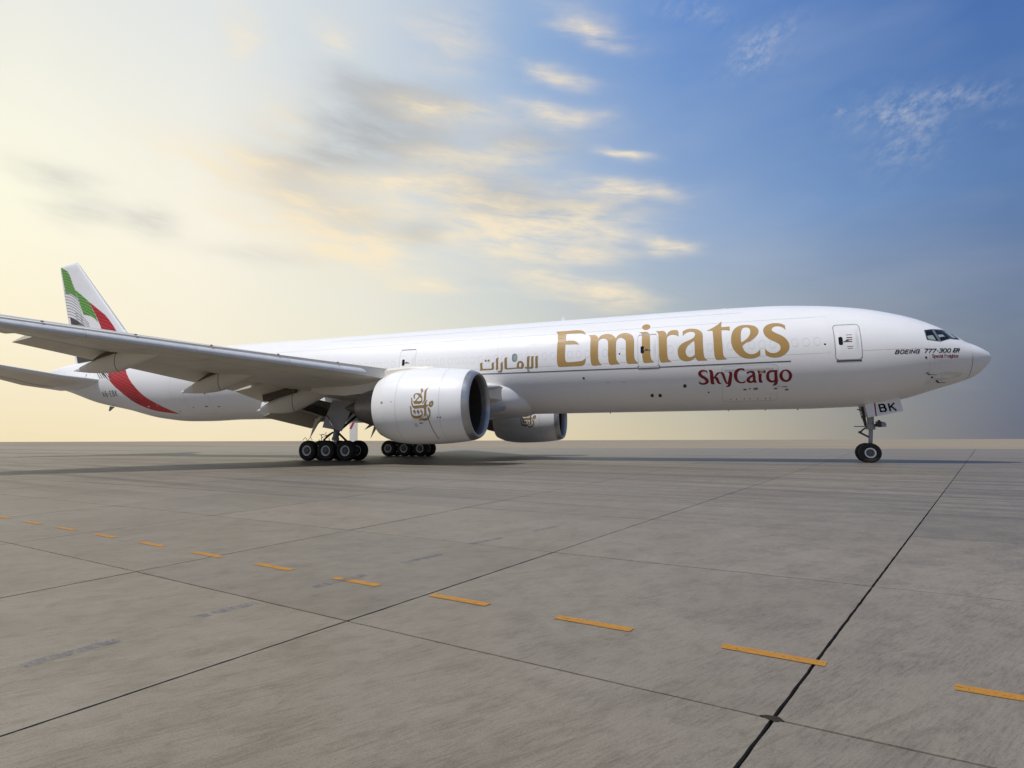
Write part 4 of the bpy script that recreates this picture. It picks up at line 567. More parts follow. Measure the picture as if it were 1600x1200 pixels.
def wing(sgn):
    root = part_empty('wing', (-36, sgn*14, 5.2), plane)
    box = part_empty  # noqa
    # main box: from just behind the slats to just ahead of the flaps
    Ys = list(np.linspace(2.6, 9.6, 8))+list(np.linspace(10.4, 30, 22))+[31, 31.6, 32.1, 32.4]
    mb = MB(); rings = [section(Y, sgn, .0 if (Y > 30.5) else .035, .78 if Y < 29 else 1.0) for Y in Ys]
    n0 = len(rings[0]); 
    rings2 = []
    for Y in Ys:
        a = section(Y, sgn, .035, .80); rings2.append(a)
    mb.loft(rings2); mb.make('wing_box', M['wing_under'], root, smooth=True, sharp=35)
    # slats, drooped ahead of the box
    segs = [(4.5, 8.6)]+[(11.2, 14.6), (14.63, 18.2), (18.23, 21.8), (21.83, 25.4), (25.43, 29.0)]
    for a, b in segs:
        mb = MB(); rings = []
        for Y in np.linspace(a, b, 6):
            sL, zL, sT, zT, t = wst(Y); c = sT-sL; tt = t*.5
            ch = .115*c+.35; ring = []
            # D-nosed slat: nose curve on top, hollow underneath
            h = max(.75, (t/.9)**.5); ch = .10*c+.25
            for x, z in ((1, .10), (.75, .09), (.5, .06), (.3, .01), (.15, -.06), (.05, -.14), (0, -.23), (.02, -.31), (.08, -.36), (.18, -.385), (.26, -.36), (.3, -.25), (.55, -.06), (.8, .03)):
                ring.append((-(sL-.12+x*ch), sgn*Y, zL+.02+z*h))
            rings.append(ring)
        mb.loft(rings); mb.make('slat', M['slat'], root, smooth=True, sharp=40)
    # fixed upper nose skin strip visible behind the slat gap
    mb = MB()
    for Y0, Y1 in ((4.5, 8.6), (11.2, 29.0)):
        rings = []
        for Y in np.linspace(Y0, Y1, 14):
            sL, zL, sT, zT, t = wst(Y); c = sT-sL
            x = .05; y = float(np.interp(x, AX, AY)); z = zL+y*t*.95
            b = sL+.10*c; zz = zL+.20+.03*t; rings.append([(-b, sgn*Y, zz-.07), (-(b+.03), sgn*Y, zz), (-(b+.12), sgn*Y, zz+.07), (-(b+.5), sgn*Y, zz+.11), (-(b+.5), sgn*Y, zz-.05)])
        mb.loft(rings)
    mb.make('leading_edge_skin', M['slat_edge'], root, smooth=True, sharp=40)
    # slat track markers
    for Y in (12.4, 15, 17.6, 20.2, 23.0, 26, 28):
        sL, zL, sT, zT, t = wst(Y); mb = MB(); mb.box((-(sL+.07*c), sgn*Y, zL+.17), (.07, .10, .045)); mb.make('slat_track', M['brown'], root)
    # trailing surfaces
    def flap(name, Y0, Y1, p0, p1, m_, th=.30):
        """p = (sLE,zLE,sTE,zTE) at both ends"""
        mb = MB(); rings = []
        for k in range(7):
            f = k/6; Y = Y0+(Y1-Y0)*f; a = [p0[i]+(p1[i]-p0[i])*f for i in range(4)]
            c = math.hypot(a[2]-a[0], a[3]-a[1]); ux, uz = (a[2]-a[0])/c, (a[3]-a[1])/c; ring = []
            for x, y in list(zip(AX[::2], AY[::2])): ring.append((a[0]+ux*x*c-uz*y*th*1.3, a[1]+uz*x*c+ux*y*th*1.3))
            for x, y in list(zip(AX[::2], AY[::2]))[::-1][1:-1]: ring.append((a[0]+ux*x*c+uz*y*th*.4, a[1]+uz*x*c-ux*y*th*.4))
            rings.append([(-s, sgn*Y, z) for s, z in ring])
        mb.loft(rings); return mb.make(name, m_, root, smooth=True, sharp=40)
    flap('flap', 10.6, 21.0, (38.3, 5.05, 41.0, 4.32), (42.1, 6.35, 44.75, 5.95), M['flap'])
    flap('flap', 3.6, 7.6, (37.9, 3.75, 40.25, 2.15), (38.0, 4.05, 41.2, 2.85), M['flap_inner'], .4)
    flap('flaperon', 7.75, 10.45, (38.0, 4.45, 40.9, 3.75), (38.2, 4.85, 41.0, 4.3), M['flap'])
    flap('aileron', 21.4, 28.6, (43.2, 6.30, 44.6, 6.28), (44.7, 6.95, 46.0, 6.95), M['wing_under'], .2)
    # shroud above the flap (spoilers) and the brown cove beneath it
    mb = MB(); rings = []
    for Y in np.linspace(3.2, 29.5, 20):
        sL, zL, sT, zT, t = wst(Y); c = sT-sL
        xs = (.78, .86, .95); up_ = [zL+(zT-zL)*x+(float(np.interp(x, AX, AY))*.78+.10*x*(1-x))*t for x in xs]
        rings.append([(-(sL+x*c), sgn*Y, z+.004) for x, z in zip(xs, up_)]+[(-(sL+x*c), sgn*Y, z-.06) for x, z in list(zip(xs, up_))[::-1]])
    mb.loft(rings); mb.make('spoiler_panel', M['wing_top'], root)
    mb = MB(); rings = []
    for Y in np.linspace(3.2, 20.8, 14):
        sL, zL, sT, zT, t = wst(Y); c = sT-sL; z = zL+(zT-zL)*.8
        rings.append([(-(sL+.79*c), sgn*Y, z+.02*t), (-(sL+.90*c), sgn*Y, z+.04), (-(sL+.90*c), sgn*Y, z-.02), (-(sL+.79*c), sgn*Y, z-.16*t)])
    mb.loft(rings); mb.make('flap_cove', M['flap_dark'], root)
    # flap track fairings
    def canoe(Y, s0, s1, z0, z1, w, d, tipc=True):
        mb = MB(); rings = []; N_ = 16
        hinge = .42
        for k in range(N_+1):
            f = k/N_; s = s0+(s1-s0)*f
            shape = math.sin(math.pi*min(1, f*1.18+.04)**.75) if f < .5 else 1-((f-.5)/.5)**1.9
            shape = min(1, (f/.45)**.7) if f < .45 else 1-((f-.45)/.55)**1.8
            shape = max(.02, shape)
            zc = z0+(z1-z0)*(f**1.5)
            ring = []
            for a in range(18):
                th = 2*math.pi*a/18; c_, s_ = math.cos(th), math.sin(th)
                ring.append((-s, sgn*Y+w/2*shape*c_, zc+(d*.45 if s_ > 0 else d*.62)*shape*s_))
            rings.append(ring)
        o = mb.loft(rings).make('flap_track_fairing', M['wing_under'], root, smooth=True, sharp=50)
        # white composite tip, slightly proud
        tip = []
        for k in range(13, N_+1):
            tip.append([(p[0], sgn*Y+(p[1]-sgn*Y)*1.03, p[2]+(.004 if p[2] > z1 else -.004)) for p in rings[k]])
        MB().loft(tip).make('fairing_tip', M['white'], o, smooth=True, sharp=50)
        # dark gap where the moving aft part starts
        g = rings[7]; h = rings[8]
        Yf = sgn*(Y-.0); hs = -g[0][0]; zt_ = max(p[2] for p in g); e = rings[12]; zt2 = max(p[2] for p in e); es = -e[0][0]
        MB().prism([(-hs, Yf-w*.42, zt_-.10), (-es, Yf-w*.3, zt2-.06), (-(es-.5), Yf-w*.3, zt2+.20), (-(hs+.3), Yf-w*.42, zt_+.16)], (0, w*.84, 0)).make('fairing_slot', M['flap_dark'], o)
        gap = [[(p[0], sgn*Y+(p[1]-sgn*Y)*1.015, p[2]) for p in [tuple(Vector(a)+(Vector(b)-Vector(a))*f) for a, b in zip(g, h)]] for f in (.40, .5)]
        MB().loft(gap).make('fairing_gap', M['seam'], o)
        return o
    canoe(18.3, 38.2, 44.2, 5.45, 4.85, .62, .95)
    canoe(13.4, 36.6, 42.2, 5.0, 4.05, .66, 1.05)
    canoe(8.4, 35.4, 41.0, 4.25, 3.2, .85, 1.35)
    # open cavity and actuator on top of the inner fairing
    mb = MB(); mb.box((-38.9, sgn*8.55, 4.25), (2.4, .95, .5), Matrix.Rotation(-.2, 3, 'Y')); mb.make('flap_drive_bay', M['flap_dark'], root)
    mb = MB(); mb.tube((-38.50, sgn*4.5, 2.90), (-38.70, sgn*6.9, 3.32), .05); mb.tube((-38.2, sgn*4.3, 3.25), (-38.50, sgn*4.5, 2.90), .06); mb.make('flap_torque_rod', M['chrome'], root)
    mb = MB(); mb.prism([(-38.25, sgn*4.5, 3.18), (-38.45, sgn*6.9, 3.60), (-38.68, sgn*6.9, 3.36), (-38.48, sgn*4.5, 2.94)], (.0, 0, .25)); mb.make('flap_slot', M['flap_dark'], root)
    mb = MB(); mb.loft([[(-38.6, sgn*4.1+dy_, 3.5+dz_) for dy_, dz_ in ((-.14, .12), (.14, .12), (.14, -.12), (-.14, -.12))], [(-39.4, sgn*4.15+dy_, 2.7+dz_) for dy_, dz_ in ((-.14, .3), (.14, .3), (.1, -.3), (-.1, -.3))], [(-39.95, sgn*4.15+dy_, 1.5+dz_) for dy_, dz_ in ((-.02, .02), (.02, .02), (.02, -.02), (-.02, -.02))]])
    mb.make('inner_track_fairing', M['wing_under'], root, smooth=True, sharp=40)
    # lower skin access panels and joints
    def low(Y, x):
        sL, zL, sT, zT, t = wst(Y); c = sT-sL; y = float(np.interp(x, AX, AY)); return Vector((-(sL+x*c), sgn*Y, zL+(zT-zL)*x-(y*1.05-.10*x*(1-x))*t-.006))
    def lseam(ps, w=.022):
        V = []; 
        for i_, p in enumerate(ps):
            d = (ps[min(i_+1, len(ps)-1)]-ps[max(i_-1, 0)]); n = Vector((-d.y, d.x, 0)).normalized()*w/2; V += [p+n, p-n]
        o_ = mesh_obj('skin_joint', V, [(2*i_, 2*i_+1, 2*i_+3, 2*i_+2) for i_ in range(len(ps)-1)], M['joint_line'], root)
    for x in (.20, .70): lseam([low(Y, x) for Y in np.linspace(4.0, 29, 30)])
    for Y in np.arange(5, 29, 2.4): lseam([low(Y, x) for x in np.linspace(.10, .76, 10)])
    for Y in np.arange(12.2, 28, 1.35):
        c = low(Y, .32); c2 = low(Y, .46); w = .3
        mb = MB(); V = [low(Y-w/2, .33), low(Y+w/2, .33), low(Y+w/2, .37), low(Y-w/2, .37)]; mb.addm(V, [(0, 1, 2, 3), (3, 2, 1, 0)][:1]); mb.make('access_panel', M['flap'], root)
    return root
wr = wing(-1); wl = wing(1)

# wing root glove / landing light ahead of the wing
for sgn in (-1, 1):
    mb = MB(); rings = []
    for f in np.linspace(0, 1, 12):
        s = 26.1+2.6*f; sh = max(.0, 1-(1-f)**2.2)**.6+.01; ring = []
        for a in range(20):
            th = 2*math.pi*a/20; ring.append((-s, sgn*(3.70+.36*sh*math.cos(th)), 4.66+.05*f+.34*sh*math.sin(th)))
        rings.append(ring)
    g = mb.loft(rings).make('wing_root_glove', M['slat'], plane, smooth=True, sharp=60)
    mb = MB(); mb.box((-27.45, sgn*4.05, 4.76), (.5, .05, .24)); mb.make('landing_light', M['glass'], g)

# ---- fin
def fin_le(z): return np.interp(z, [8.6, 9.3, 18.66], [59.2, 61.4, 70.62])
def fin_te(z): return np.interp(z, [8.0, 12.2, 18.4], [69.6, 71.1, 73.1])
def fin_half(s, z):
    a, b = fin_le(z), fin_te(z); x = min(max((s-a)/(b-a), 0), 1); t = np.interp(z, [8.5, 18.7], [.92, .30])
    return float(np.interp(x, AX, AY))*t
mb = MB(); rings = []
for z in list(np.linspace(8.3, 18.2, 26))+[18.45, 18.62, 18.72]:
    a, b = float(fin_le(z)), float(fin_te(min(z, 18.4))); t = float(np.interp(z, [8.5, 18.7], [.92, .30]))
    k = 1 if z < 18.3 else {18.45: .85, 18.62: .5, 18.72: .08}[z]
    if z > 18.3: b = b-{18.45: .15, 18.62: 1.1, 18.72: 2.2}[z]
    rings.append([(-(a+x*(b-a)), y*t*k, z) for x, y in zip(AX, AY)]+[(-(a+x*(b-a)), -y*t*k, z) for x, y in list(zip(AX, AY))[::-1][1:-1]])
finr = mb.loft(rings).make('tail_fin', M['white'], plane, smooth=True, sharp=50)
def fin_pt(s, z, off=.010): return Vector((-s, -fin_half(s, z)-off, z))
for nm, key, m_ in (('green_livery', 'fin_green1', 'green'), ('green_livery', 'fin_green2', 'green'), ('black_livery', 'fin_black', 'black_film'), ('red_livery', 'fin_red', 'red')):
    for g in glyphs(key): decal(nm, g, fin_pt, M[m_], finr, grid=.4)
# wave lines inside the flag bands
def stripes(name, loops_key, m_, start, step, n, sag, w, parent):
    L = glyphs(loops_key)[0]; mb = MB(); xs = [p[0] for p in L[0]]; x0, x1 = min(xs), max(xs)
    for k in range(n):
        z0 = start-step*k; pts = []
        for f in np.linspace(0, 1, 40):
            s = x1-(x1-x0)*f; z = z0-sag*(f**1.7)
            if inside_poly(s, z, L): pts.append((s, z))
            else:
                if len(pts) > 2: ribbon(None, pts, w, lambda a, b: fin_pt(a, b, .016), None, None, step=.2, mb=mb)
                pts = []
        if len(pts) > 2: ribbon(None, pts, w, lambda a, b: fin_pt(a, b, .016), None, None, step=.2, mb=mb)
    if mb.V: mb.make(name, m_, parent)
stripes('wave_lines', 'fin_green1', M['green_dark'], 18.6, .26, 20, 1.1, .075, finr)
stripes('wave_lines', 'fin_green2', M['green_dark'], 16.2, .26, 22, 1.5, .075, finr)
stripes('wave_lines', 'fin_red', M['red_dark'], 15.0, .30, 30, 1.9, .075, finr)
mb = MB()
for k in range(10):
    z0 = 16.0-.30*k; s1 = float(fin_te(z0)); pts = [(s1-.05-2.6*f, z0-1.15*f**1.7) for f in np.linspace(0, 1, 12)]
    pts = [p for p in pts if p[0] > fin_le(p[1])+1.0]
    ribbon(None, pts, .07, fin_pt, None, None, step=.3, mb=mb)
for k in range(9):
    z0 = 13.6-.30*k; pts = [(70.3-.14*k-2.3*f, z0-1.3*f**1.6) for f in np.linspace(0, 1, 12)]
    ribbon(None, pts, .07, fin_pt, None, None, step=.3, mb=mb)
mb.make('wave_lines', M['grey_film'], finr)
ribbon('rudder_seam', [(float(fin_te(z))-(2.0-.09*(z-9)), z) for z in np.linspace(9.3, 18.2, 12)], .03, lambda s, z: fin_pt(s, z, .004), M['faint'], finr)
# metal leading edge cap
mb = MB(); rings = []
for z in np.linspace(11.6, 18.4, 12):
    a, b = float(fin_le(z)), float(fin_te(z)); t = float(np.interp(z, [8.5, 18.7], [.92, .30]))
    xs = (.016, .009, .003, 0, .003, .009, .016); ring = []
    for i_, x in enumerate(xs):
        y = float(np.interp(x, AX, AY))*t*(1.06)+.004; ring.append((-(a-.012+x*(b-a)), y*(1 if i_ < 3 else (-1 if i_ > 3 else 0)), z))
    rings.append(ring)
mb.loft(rings, close=False, cap=False).make('fin_leading_edge', M['slat'], finr, smooth=True)

# ---- tailplanes
def tailplane(sgn):
    st = [(1.0, 63.0, 6.62, 70.2, 6.0, .62), (2.0, 64.1, 6.72, 70.4, 6.1, .60), (4, 65.7, 6.95, 70.9, 6.3, .5), (7.4, 68.35, 7.6, 72.0, 7.15, .35), (10.5, 70.8, 8.15, 73.0, 7.85, .2), (10.75, 71.4, 8.2, 73.1, 7.95, .05)]
    mb = MB(); rings = []
    for Y in [1.0, 2, 3, 4, 5.5, 7.4, 9, 10.5, 10.75]:
        sL, zL, sT, zT, t = [float(np.interp(Y, [q[0] for q in st], [q[k] for q in st])) for k in range(1, 6)]
        rings.append([(-(sL+x*(sT-sL)), sgn*Y, zL+(zT-zL)*x+y*t) for x, y in zip(AX, AY)]+[(-(sL+x*(sT-sL)), sgn*Y, zL+(zT-zL)*x-y*t) for x, y in list(zip(AX, AY))[::-1][1:-1]])
    o = mb.loft(rings).make('tailplane', M['white'], plane, smooth=True, sharp=50)
    # elevator underside and dark hinge line
    def lowt(Y, x, d=.006):
        sL, zL, sT, zT, t = [float(np.interp(Y, [q[0] for q in st], [q[k] for q in st])) for k in range(1, 6)]; y = float(np.interp(x, AX, AY)); return Vector((-(sL+x*(sT-sL)), sgn*Y, zL+(zT-zL)*x-y*t-d))
    mb = MB(); Ys = [2.6, 4, 5.5, 7.4, 9, 10.4]; rr = [[lowt(Y, x, .008) for x in (.12, .25, .45, .68)] for Y in Ys]
    V = [p for r in rr for p in r]; F = [(i*4+j, i*4+j+1, i*4+j+5, i*4+j+4) for i in range(5) for j in range(3)]; mb.addm(V, F); mb.make('lower_skin', M['wing_under'], o)
    mb = MB(); rr = [[lowt(Y, x, .008) for x in (.71, .8, .9, .985)] for Y in Ys]
    V = [p for r in rr for p in r]; mb.addm(V, F); mb.make('elevator', M['flap'], o)
    mb = MB(); rr = [[lowt(Y, .685, .01), lowt(Y, .70, .01)] for Y in Ys]; mb.addm([p for r in rr for p in r], [(i*2, i*2+1, i*2+3, i*2+2) for i in range(5)]); mb.make('hinge_line', M['seam'], o)
    return o
tailplane(-1); tailplane(1)
mb = MB(); ap = []
for f in np.linspace(0, 1, 7):
    s = 64.6+4.6*f; ap.append([fus_pt(s, z, .012) for z in np.linspace(5.9+.35*f, 6.65+.1*f, 5)])
mb.loft(ap, close=False, cap=False).make('tailplane_seal_plate', M['white'], plane, smooth=True)

# ---- engines
def engine(cy):
    e = part_empty('engine', (-29, cy, NZ), plane); c = (0, cy, NZ)
    # cowl
    pr = [(-s, float(pchip(s, NSt, NRt))) for s in np.linspace(25.75, 31.0, 40)]+[(-31.0, 1.58), (-30.6, 1.5), (-29.8, 1.45)]
    MB().revolve(pr, c, n=96).make('fan_cowl', M['nacelle'], e, smooth=True, sharp=50)
    # polished lip, leaning so that the top is ahead of the bottom
    lip = [(-25.755, 1.862), (-25.6, 1.81), (-25.47, 1.755), (-25.40, 1.70), (-25.385, 1.655), (-25.40, 1.61), (-25.47, 1.575), (-25.62, 1.55), (-25.85, 1.545)]
    MB().revolve([(a, b) for a, b in lip], c, n=96).make('intake_lip', M['lip'], e, smooth=True)
    MB().revolve([(-25.85, 1.545), (-26.3, 1.57), (-27.0, 1.63), (-27.6, 1.65)], c, n=72).make('intake_duct', M['duct'], e, smooth=True)
    mb = MB(); NB_ = 22
    for k in range(NB_):
        a0 = 2*math.pi*k/NB_; R = []
        for r, tw, w in ((.42, .25, .16), (.9, .55, .30), (1.62, 1.0, .42)):
            ca, sa = math.cos(a0+.12*(r-.4)), math.sin(a0+.12*(r-.4)); ct, st_ = math.cos(tw), math.sin(tw)
            rad = Vector((0, ca, sa)); tan = Vector((0, -sa, ca)); ax = Vector((1, 0, 0)); d = ax*ct+tan*st_
            p = Vector((-27.35, cy, NZ))+rad*r; R.append([p-d*w+tan*.012, p+d*w+tan*.012, p+d*w-tan*.012, p-d*w-tan*.012])
        mb.loft(R)
    mb.make('fan_blades', M['fan'], e)
    MB().revolve([(-26.55, .01), (-26.62, .12), (-26.85, .28), (-27.2, .42), (-27.6, .48)], c, n=32).make('spinner', M['duct'], e, smooth=True)
    MB().revolve([(-27.62, .02), (-27.62, 1.66)], c, n=48).make('fan_backing', M['black'], e)
    MB().revolve([(-29.8, 1.2), (-30.9, 1.18), (-31.5, 1.10), (-32.0, .97), (-32.4, .84), (-32.55, .80), (-32.55, .74), (-32.2, .72)], c, n=64).make('core_cowl', M['core'], e, smooth=True, sharp=40)
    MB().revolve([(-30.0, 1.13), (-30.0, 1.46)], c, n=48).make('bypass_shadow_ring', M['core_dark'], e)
    MB().revolve([(-32.2, .6), (-32.7, .46), (-33.1, .31), (-33.5, .12), (-33.7, .02)], c, n=32).make('exhaust_plug', M['core_dark'], e, smooth=True)
    MB().revolve([(-32.22, .02), (-32.22, .73)], c, n=32).make('exhaust_backing', M['black'], e)
    # cowl joints
    def nfn(off=.006): return lambda s, a: Vector((-s, cy+(float(pchip(s, NSt, NRt))+off)*math.cos(a), NZ+(float(pchip(s, NSt, NRt))+off)*math.sin(a)))
    for s in (26.9, 29.35):
        mb = MB(); V = []; n = 96
        for k in range(n): a = 2*math.pi*k/n; V += [nfn()(s, a), nfn()(s+.018, a)]
        mb.addm(V, [(2*k, 2*((k+1) % n), 2*((k+1) % n)+1, 2*k+1) for k in range(n)]); mb.make('cowl_joint', M['faint'], e, smooth=True)
    # logo script facing right
    fn = lambda s, z: nac_pt(s, z, cy, .009)
    for k, g in enumerate(glyphs('Logo')):
        decal('script_mark', g, (lambda k_: (lambda s, z: nac_pt(s, z, cy, .009+.0012*k_)))(k), M['gold_dark'], e, grid=.3)
    if cy < 0:
        ribbon('warning_line', [(27.55-.25*f, 2.62-1.25*f) for f in np.linspace(0, 1, 8)], .035, fn, M['red_dark'], e)
        for s, z, w, h, m_ in ((27.95, 2.35, .16, .10, 'yellow'), (27.95, 2.18, .2, .05, 'brown'), (27.0, 2.45, .07, .07, 'brown'), (26.85, 2.45, .07, .07, 'red_dark'), (30.2, 3.28, .12, .12, 'gear'), (29.6, 3.3, .05, .05, 'red_dark')):
            decal('stencil', [rrect(s-w/2, s+w/2, z-h/2, z+h/2, min(w, h)*.3)], fn, M[m_], e, grid=.2)
        decal('latch', [rrect(28.15, 28.35, 1.98, 2.18, .09)], fn, M['faint'], e); 
    # strake on the inboard side
    MB().prism([(-28.6, cy+(1.5 if cy < 0 else -1.5), NZ+1.42), (-27.2, cy+(1.5 if cy < 0 else -1.5), NZ+1.36), (-28.5, cy+(1.75 if cy < 0 else -1.75), NZ+1.8)], (0, .02, 0)).make('strake', M['nacelle'], e)
    # pylon
    mb = MB(); rings = []
    for s, zt, zb, w in ((27.6, 5.17, 4.9, .04), (28.2, 5.32, 4.9, .22), (29.5, 5.36, 4.8, .34), (31.0, 5.28, 4.2, .38), (32.2, 5.2, 3.95, .38), (33.5, 4.7, 3.85, .34), (35.0, 4.5, 3.98, .24), (36.0, 4.45, 4.2, .04)):
        rings.append([(-s, cy-w, zb), (-s, cy-w, zt-.12), (-s, cy-w*.6, zt), (-s, cy+w*.6, zt), (-s, cy+w, zt-.12), (-s, cy+w, zb)])
    mb.loft(rings).make('pylon', M['wing_under'], e, smooth=True, sharp=35)
    return e
engine(-9.6); e2 = engine(9.6); e2.location.x += .40

# ---- landing gear
def wheel(mbt, mbr, mbh, c, r, w, side):
    hw = w/2
    pr = [(-hw*.86, r*.50), (-hw*.96, r*.58), (-hw, r*.72), (-hw*.96, r*.86), (-hw*.80, r*.955), (-hw*.55, r*.99), (-hw*.5, r*.985), (-hw*.47, r*.972), (-hw*.44, r*.99), (-hw*.15, r), (-hw*.13, r*.98), (hw*.13, r*.98), (hw*.15, r), (hw*.44, r*.99), (hw*.47, r*.972), (hw*.5, r*.985), (hw*.55, r*.99), (hw*.80, r*.955), (hw*.96, r*.86), (hw, r*.72), (hw*.96, r*.58), (hw*.86, r*.50)]
    mbt.revolve(pr, c, 'y', n=48)
    for sd_ in (-1, 1):
        mbr.revolve([(sd_*hw*.84, r*.52), (sd_*hw*.95, r*.50), (sd_*hw*.93, r*.43), (sd_*hw*.80, r*.39), (sd_*hw*.62, r*.37)], c, 'y', n=36)
        mbh.revolve([(sd_*hw*.60, r*.385), (sd_*hw*.60, r*.2), (sd_*hw*.78, r*.18), (sd_*hw*.82, r*.13), (sd_*hw*.84, .004)], c, 'y', n=24)
        for k in range(9):
            a = 2*math.pi*k/9; p = (c[0]+r*.29*math.cos(a), c[1]+sd_*hw*.62, c[2]+r*.29*math.sin(a)); mbh.tube((p[0], p[1]-.03, p[2]), (p[0], p[1]+.03, p[2]), r*.045, n=8)
def add_wheel(parent, c, r, w, side):
    a, b, h = MB(), MB(), MB(); wheel(a, b, h, c, r, w, side)
    a.make('tyre', M['tyre'], parent, smooth=True, sharp=35); b.make('wheel_rim', M['rim'], parent, smooth=True, sharp=50); h.make('wheel_hub', M['hub'], parent, smooth=True, sharp=40)
def main_gear(sgn):
    Yc = sgn*5.485; g = part_empty('main_landing_gear', (-37.1, Yc, 0), plane)
    for s in (35.66, 37.11, 38.56):
        for dy_ in (-.70, .70): add_wheel(g, (-s, Yc+dy_, .655), .66, .52, sgn)
    mb = MB(); mb.tube((-35.5, Yc, .68), (-38.7, Yc, .68), .15); 
    for s in (35.66, 37.11, 38.56): mb.tube((-s, Yc-.6, .66), (-s, Yc+.6, .66), .1)
    mb.box((-37.05, Yc, .78), (.7, .42, .42)); mb.make('truck_beam', M['gear'], g, smooth=True, sharp=40)
    mb = MB(); mb.tube((-37.05, Yc, .8), (-36.98, Yc, 1.75), .13); mb.make('oleo_piston', M['chrome'], g, smooth=True, sharp=40)
    mb = MB(); mb.tube((-37.0, Yc, 1.35), (-36.6, Yc, 3.9), .2, .24); mb.tube((-37.0, Yc, 1.32), (-36.98, Yc, 1.5), .25); mb.make('shock_strut', M['gear'], g, smooth=True, sharp=40)
    mb = MB(); mb.tube((-36.75, Yc-sgn*.05, 1.95), (-35.35, Yc-sgn*.1, 3.0), .085); mb.tube((-36.9, Yc, 1.9), (-36.0, Yc, 1.15), .07); mb.tube((-36.0, Yc, 1.15), (-35.75, Yc, .8), .06)
    mb.tube((-37.2, Yc, 1.85), (-37.9, Yc, 1.35), .06); mb.tube((-37.9, Yc, 1.35), (-37.2, Yc, .95), .06)
    mb.tube((-36.8, Yc, 2.1), (-36.7, Yc-sgn*2.1, 3.6), .09); mb.make('drag_brace', M['gear_dark'], g, smooth=True, sharp=40)
    rnd = random.Random(3); mb = MB()
    for k in range(12):
        a = Vector((-37.3-rnd.random()*.9, Yc+rnd.uniform(-.3, .3), 1.3+rnd.random()*.5)); b = a+Vector((rnd.uniform(-.3, .3), rnd.uniform(-.2, .2), rnd.uniform(-.5, .2))); mb.tube(a, b, .022, n=6)
    for s in (38.7, 38.3):
        mb.tube((-s, Yc+sgn*.7, 1.32), (-s-.15, Yc+sgn*.7, 1.52), .015, n=6); mb.tube((-s-.15, Yc+sgn*.7, 1.52), (-s-.35, Yc+sgn*.7, 1.32), .015, n=6)
    hl = mb.make('hydraulic_lines', M['gear_dark'], g, smooth=True); hl['kind'] = 'stuff'
    mb = MB(); Yd = sgn*6.45
    mb.prism([(-36.65, Yd, 3.9), (-35.26, Yd, 3.75), (-35.38, Yd, 2.95), (-35.93, Yd, 1.9), (-37.37, Yd, 2.15), (-37.24, Yd, 2.55)], (0, -sgn*.07, 0)); mb.make('gear_door', M['door_grey'], g)
    mb = MB(); mb.tube((-36.89, sgn*6.62, 2.9), (-36.33, sgn*6.58, 1.92), .045); mb.make('door_link', M['chrome'], g, smooth=True)
    # body door hanging inboard
    if sgn > 0:
        mb = MB(); mb.prism([(-42.53, 6.2, 3.0), (-43.3, 6.2, 3.0), (-43.26, 6.2, 1.2), (-42.5, 6.2, 1.2)], (0, .06, 0)); mb.make('gear_door', M['white'], g)
        mb = MB(); mb.prism([(-42.72, 6.19, 2.99), (-42.92, 6.19, 2.99), (-43.29, 6.19, 2.34), (-43.09, 6.19, 2.34)], (0, -.006, 0)); mb.make('door_warning_stripe', M['red'], g)
    return g
main_gear(-1); main_gear(1)
mb = MB(); mb.box((-39.6, -3.3, 2.75), (3.6, .5, .10)); mb.make('keel_red_edge', M['red_dark'], plane)

ng = part_empty('nose_landing_gear', (-5.89, 0, 0), plane)
for y in (-.36, .36): add_wheel(ng, (-5.89, y, .54), .545, .36, -1)
mb = MB(); mb.tube((-5.89, -.4, .545), (-5.89, .4, .545), .08); mb.tube((-5.80, 0, .5), (-5.66, 0, 1.9), .105, n=20); mb.make('oleo_piston', M['gear'], ng, smooth=True, sharp=40)
mb = MB(); mb.tube((-5.67, 0, 1.86), (-5.62, 0, 3.2), .15, .19, n=20); mb.tube((-5.67, 0, 1.82), (-5.66, 0, 2.12), .22, n=20); mb.make('shock_strut', M['gear'], ng, smooth=True, sharp=40)
mb = MB(); mb.tube((-5.78, 0, 1.4), (-6.2, 0, 1.66), .05); mb.tube((-6.2, 0, 1.66), (-6.05, 0, 1.82), .04); mb.tube((-6.05, 0, 1.82), (-5.8, 0, 2.0), .04); mb.tube((-6.2, -.12, 1.68), (-6.2, .12, 1.68), .07)
mb.tube((-5.85, -.1, 2.0), (-6.48, -.1, 2.0), .022); mb.tube((-5.9, 0, 2.1), (-6.0, 0, 3.1), .07); mb.tube((-5.95, 0, 2.9), (-6.25, 0, 2.95), .03)
mb.tube((-5.88, .1, 2.0), (-6.0, .1, 2.6), .05); mb.make('torque_link', M['gear_dark'], ng, smooth=True, sharp=40)
mb = MB(); mb.tube((-5.62, 0, 2.05), (-5.4, -.1, 2.1), .05); mb.box((-5.33, -.2, 2.12), (.18, .5, .3)); mb.tube((-5.3, -.2, 2.2), (-5.3, -.2, 2.34), .06); mb.make('taxi_light_bracket', M['gear_dark'], ng)
mb = MB()
for y in (-.35, 0.0, .3):
    mb.revolve([(-5.26, .15), (-5.15, .145), (-5.05, .10), (-5.0, .02)], (0, y, 2.10), 'x', n=20, cap=True)
mb.make('taxi_light', M['gear'], ng, smooth=True, sharp=60)
mb = MB(); mb.box((-5.25, -.1, 1.985), (.5, .7, .03)); mb.make('light_tray', M['gear'], ng)
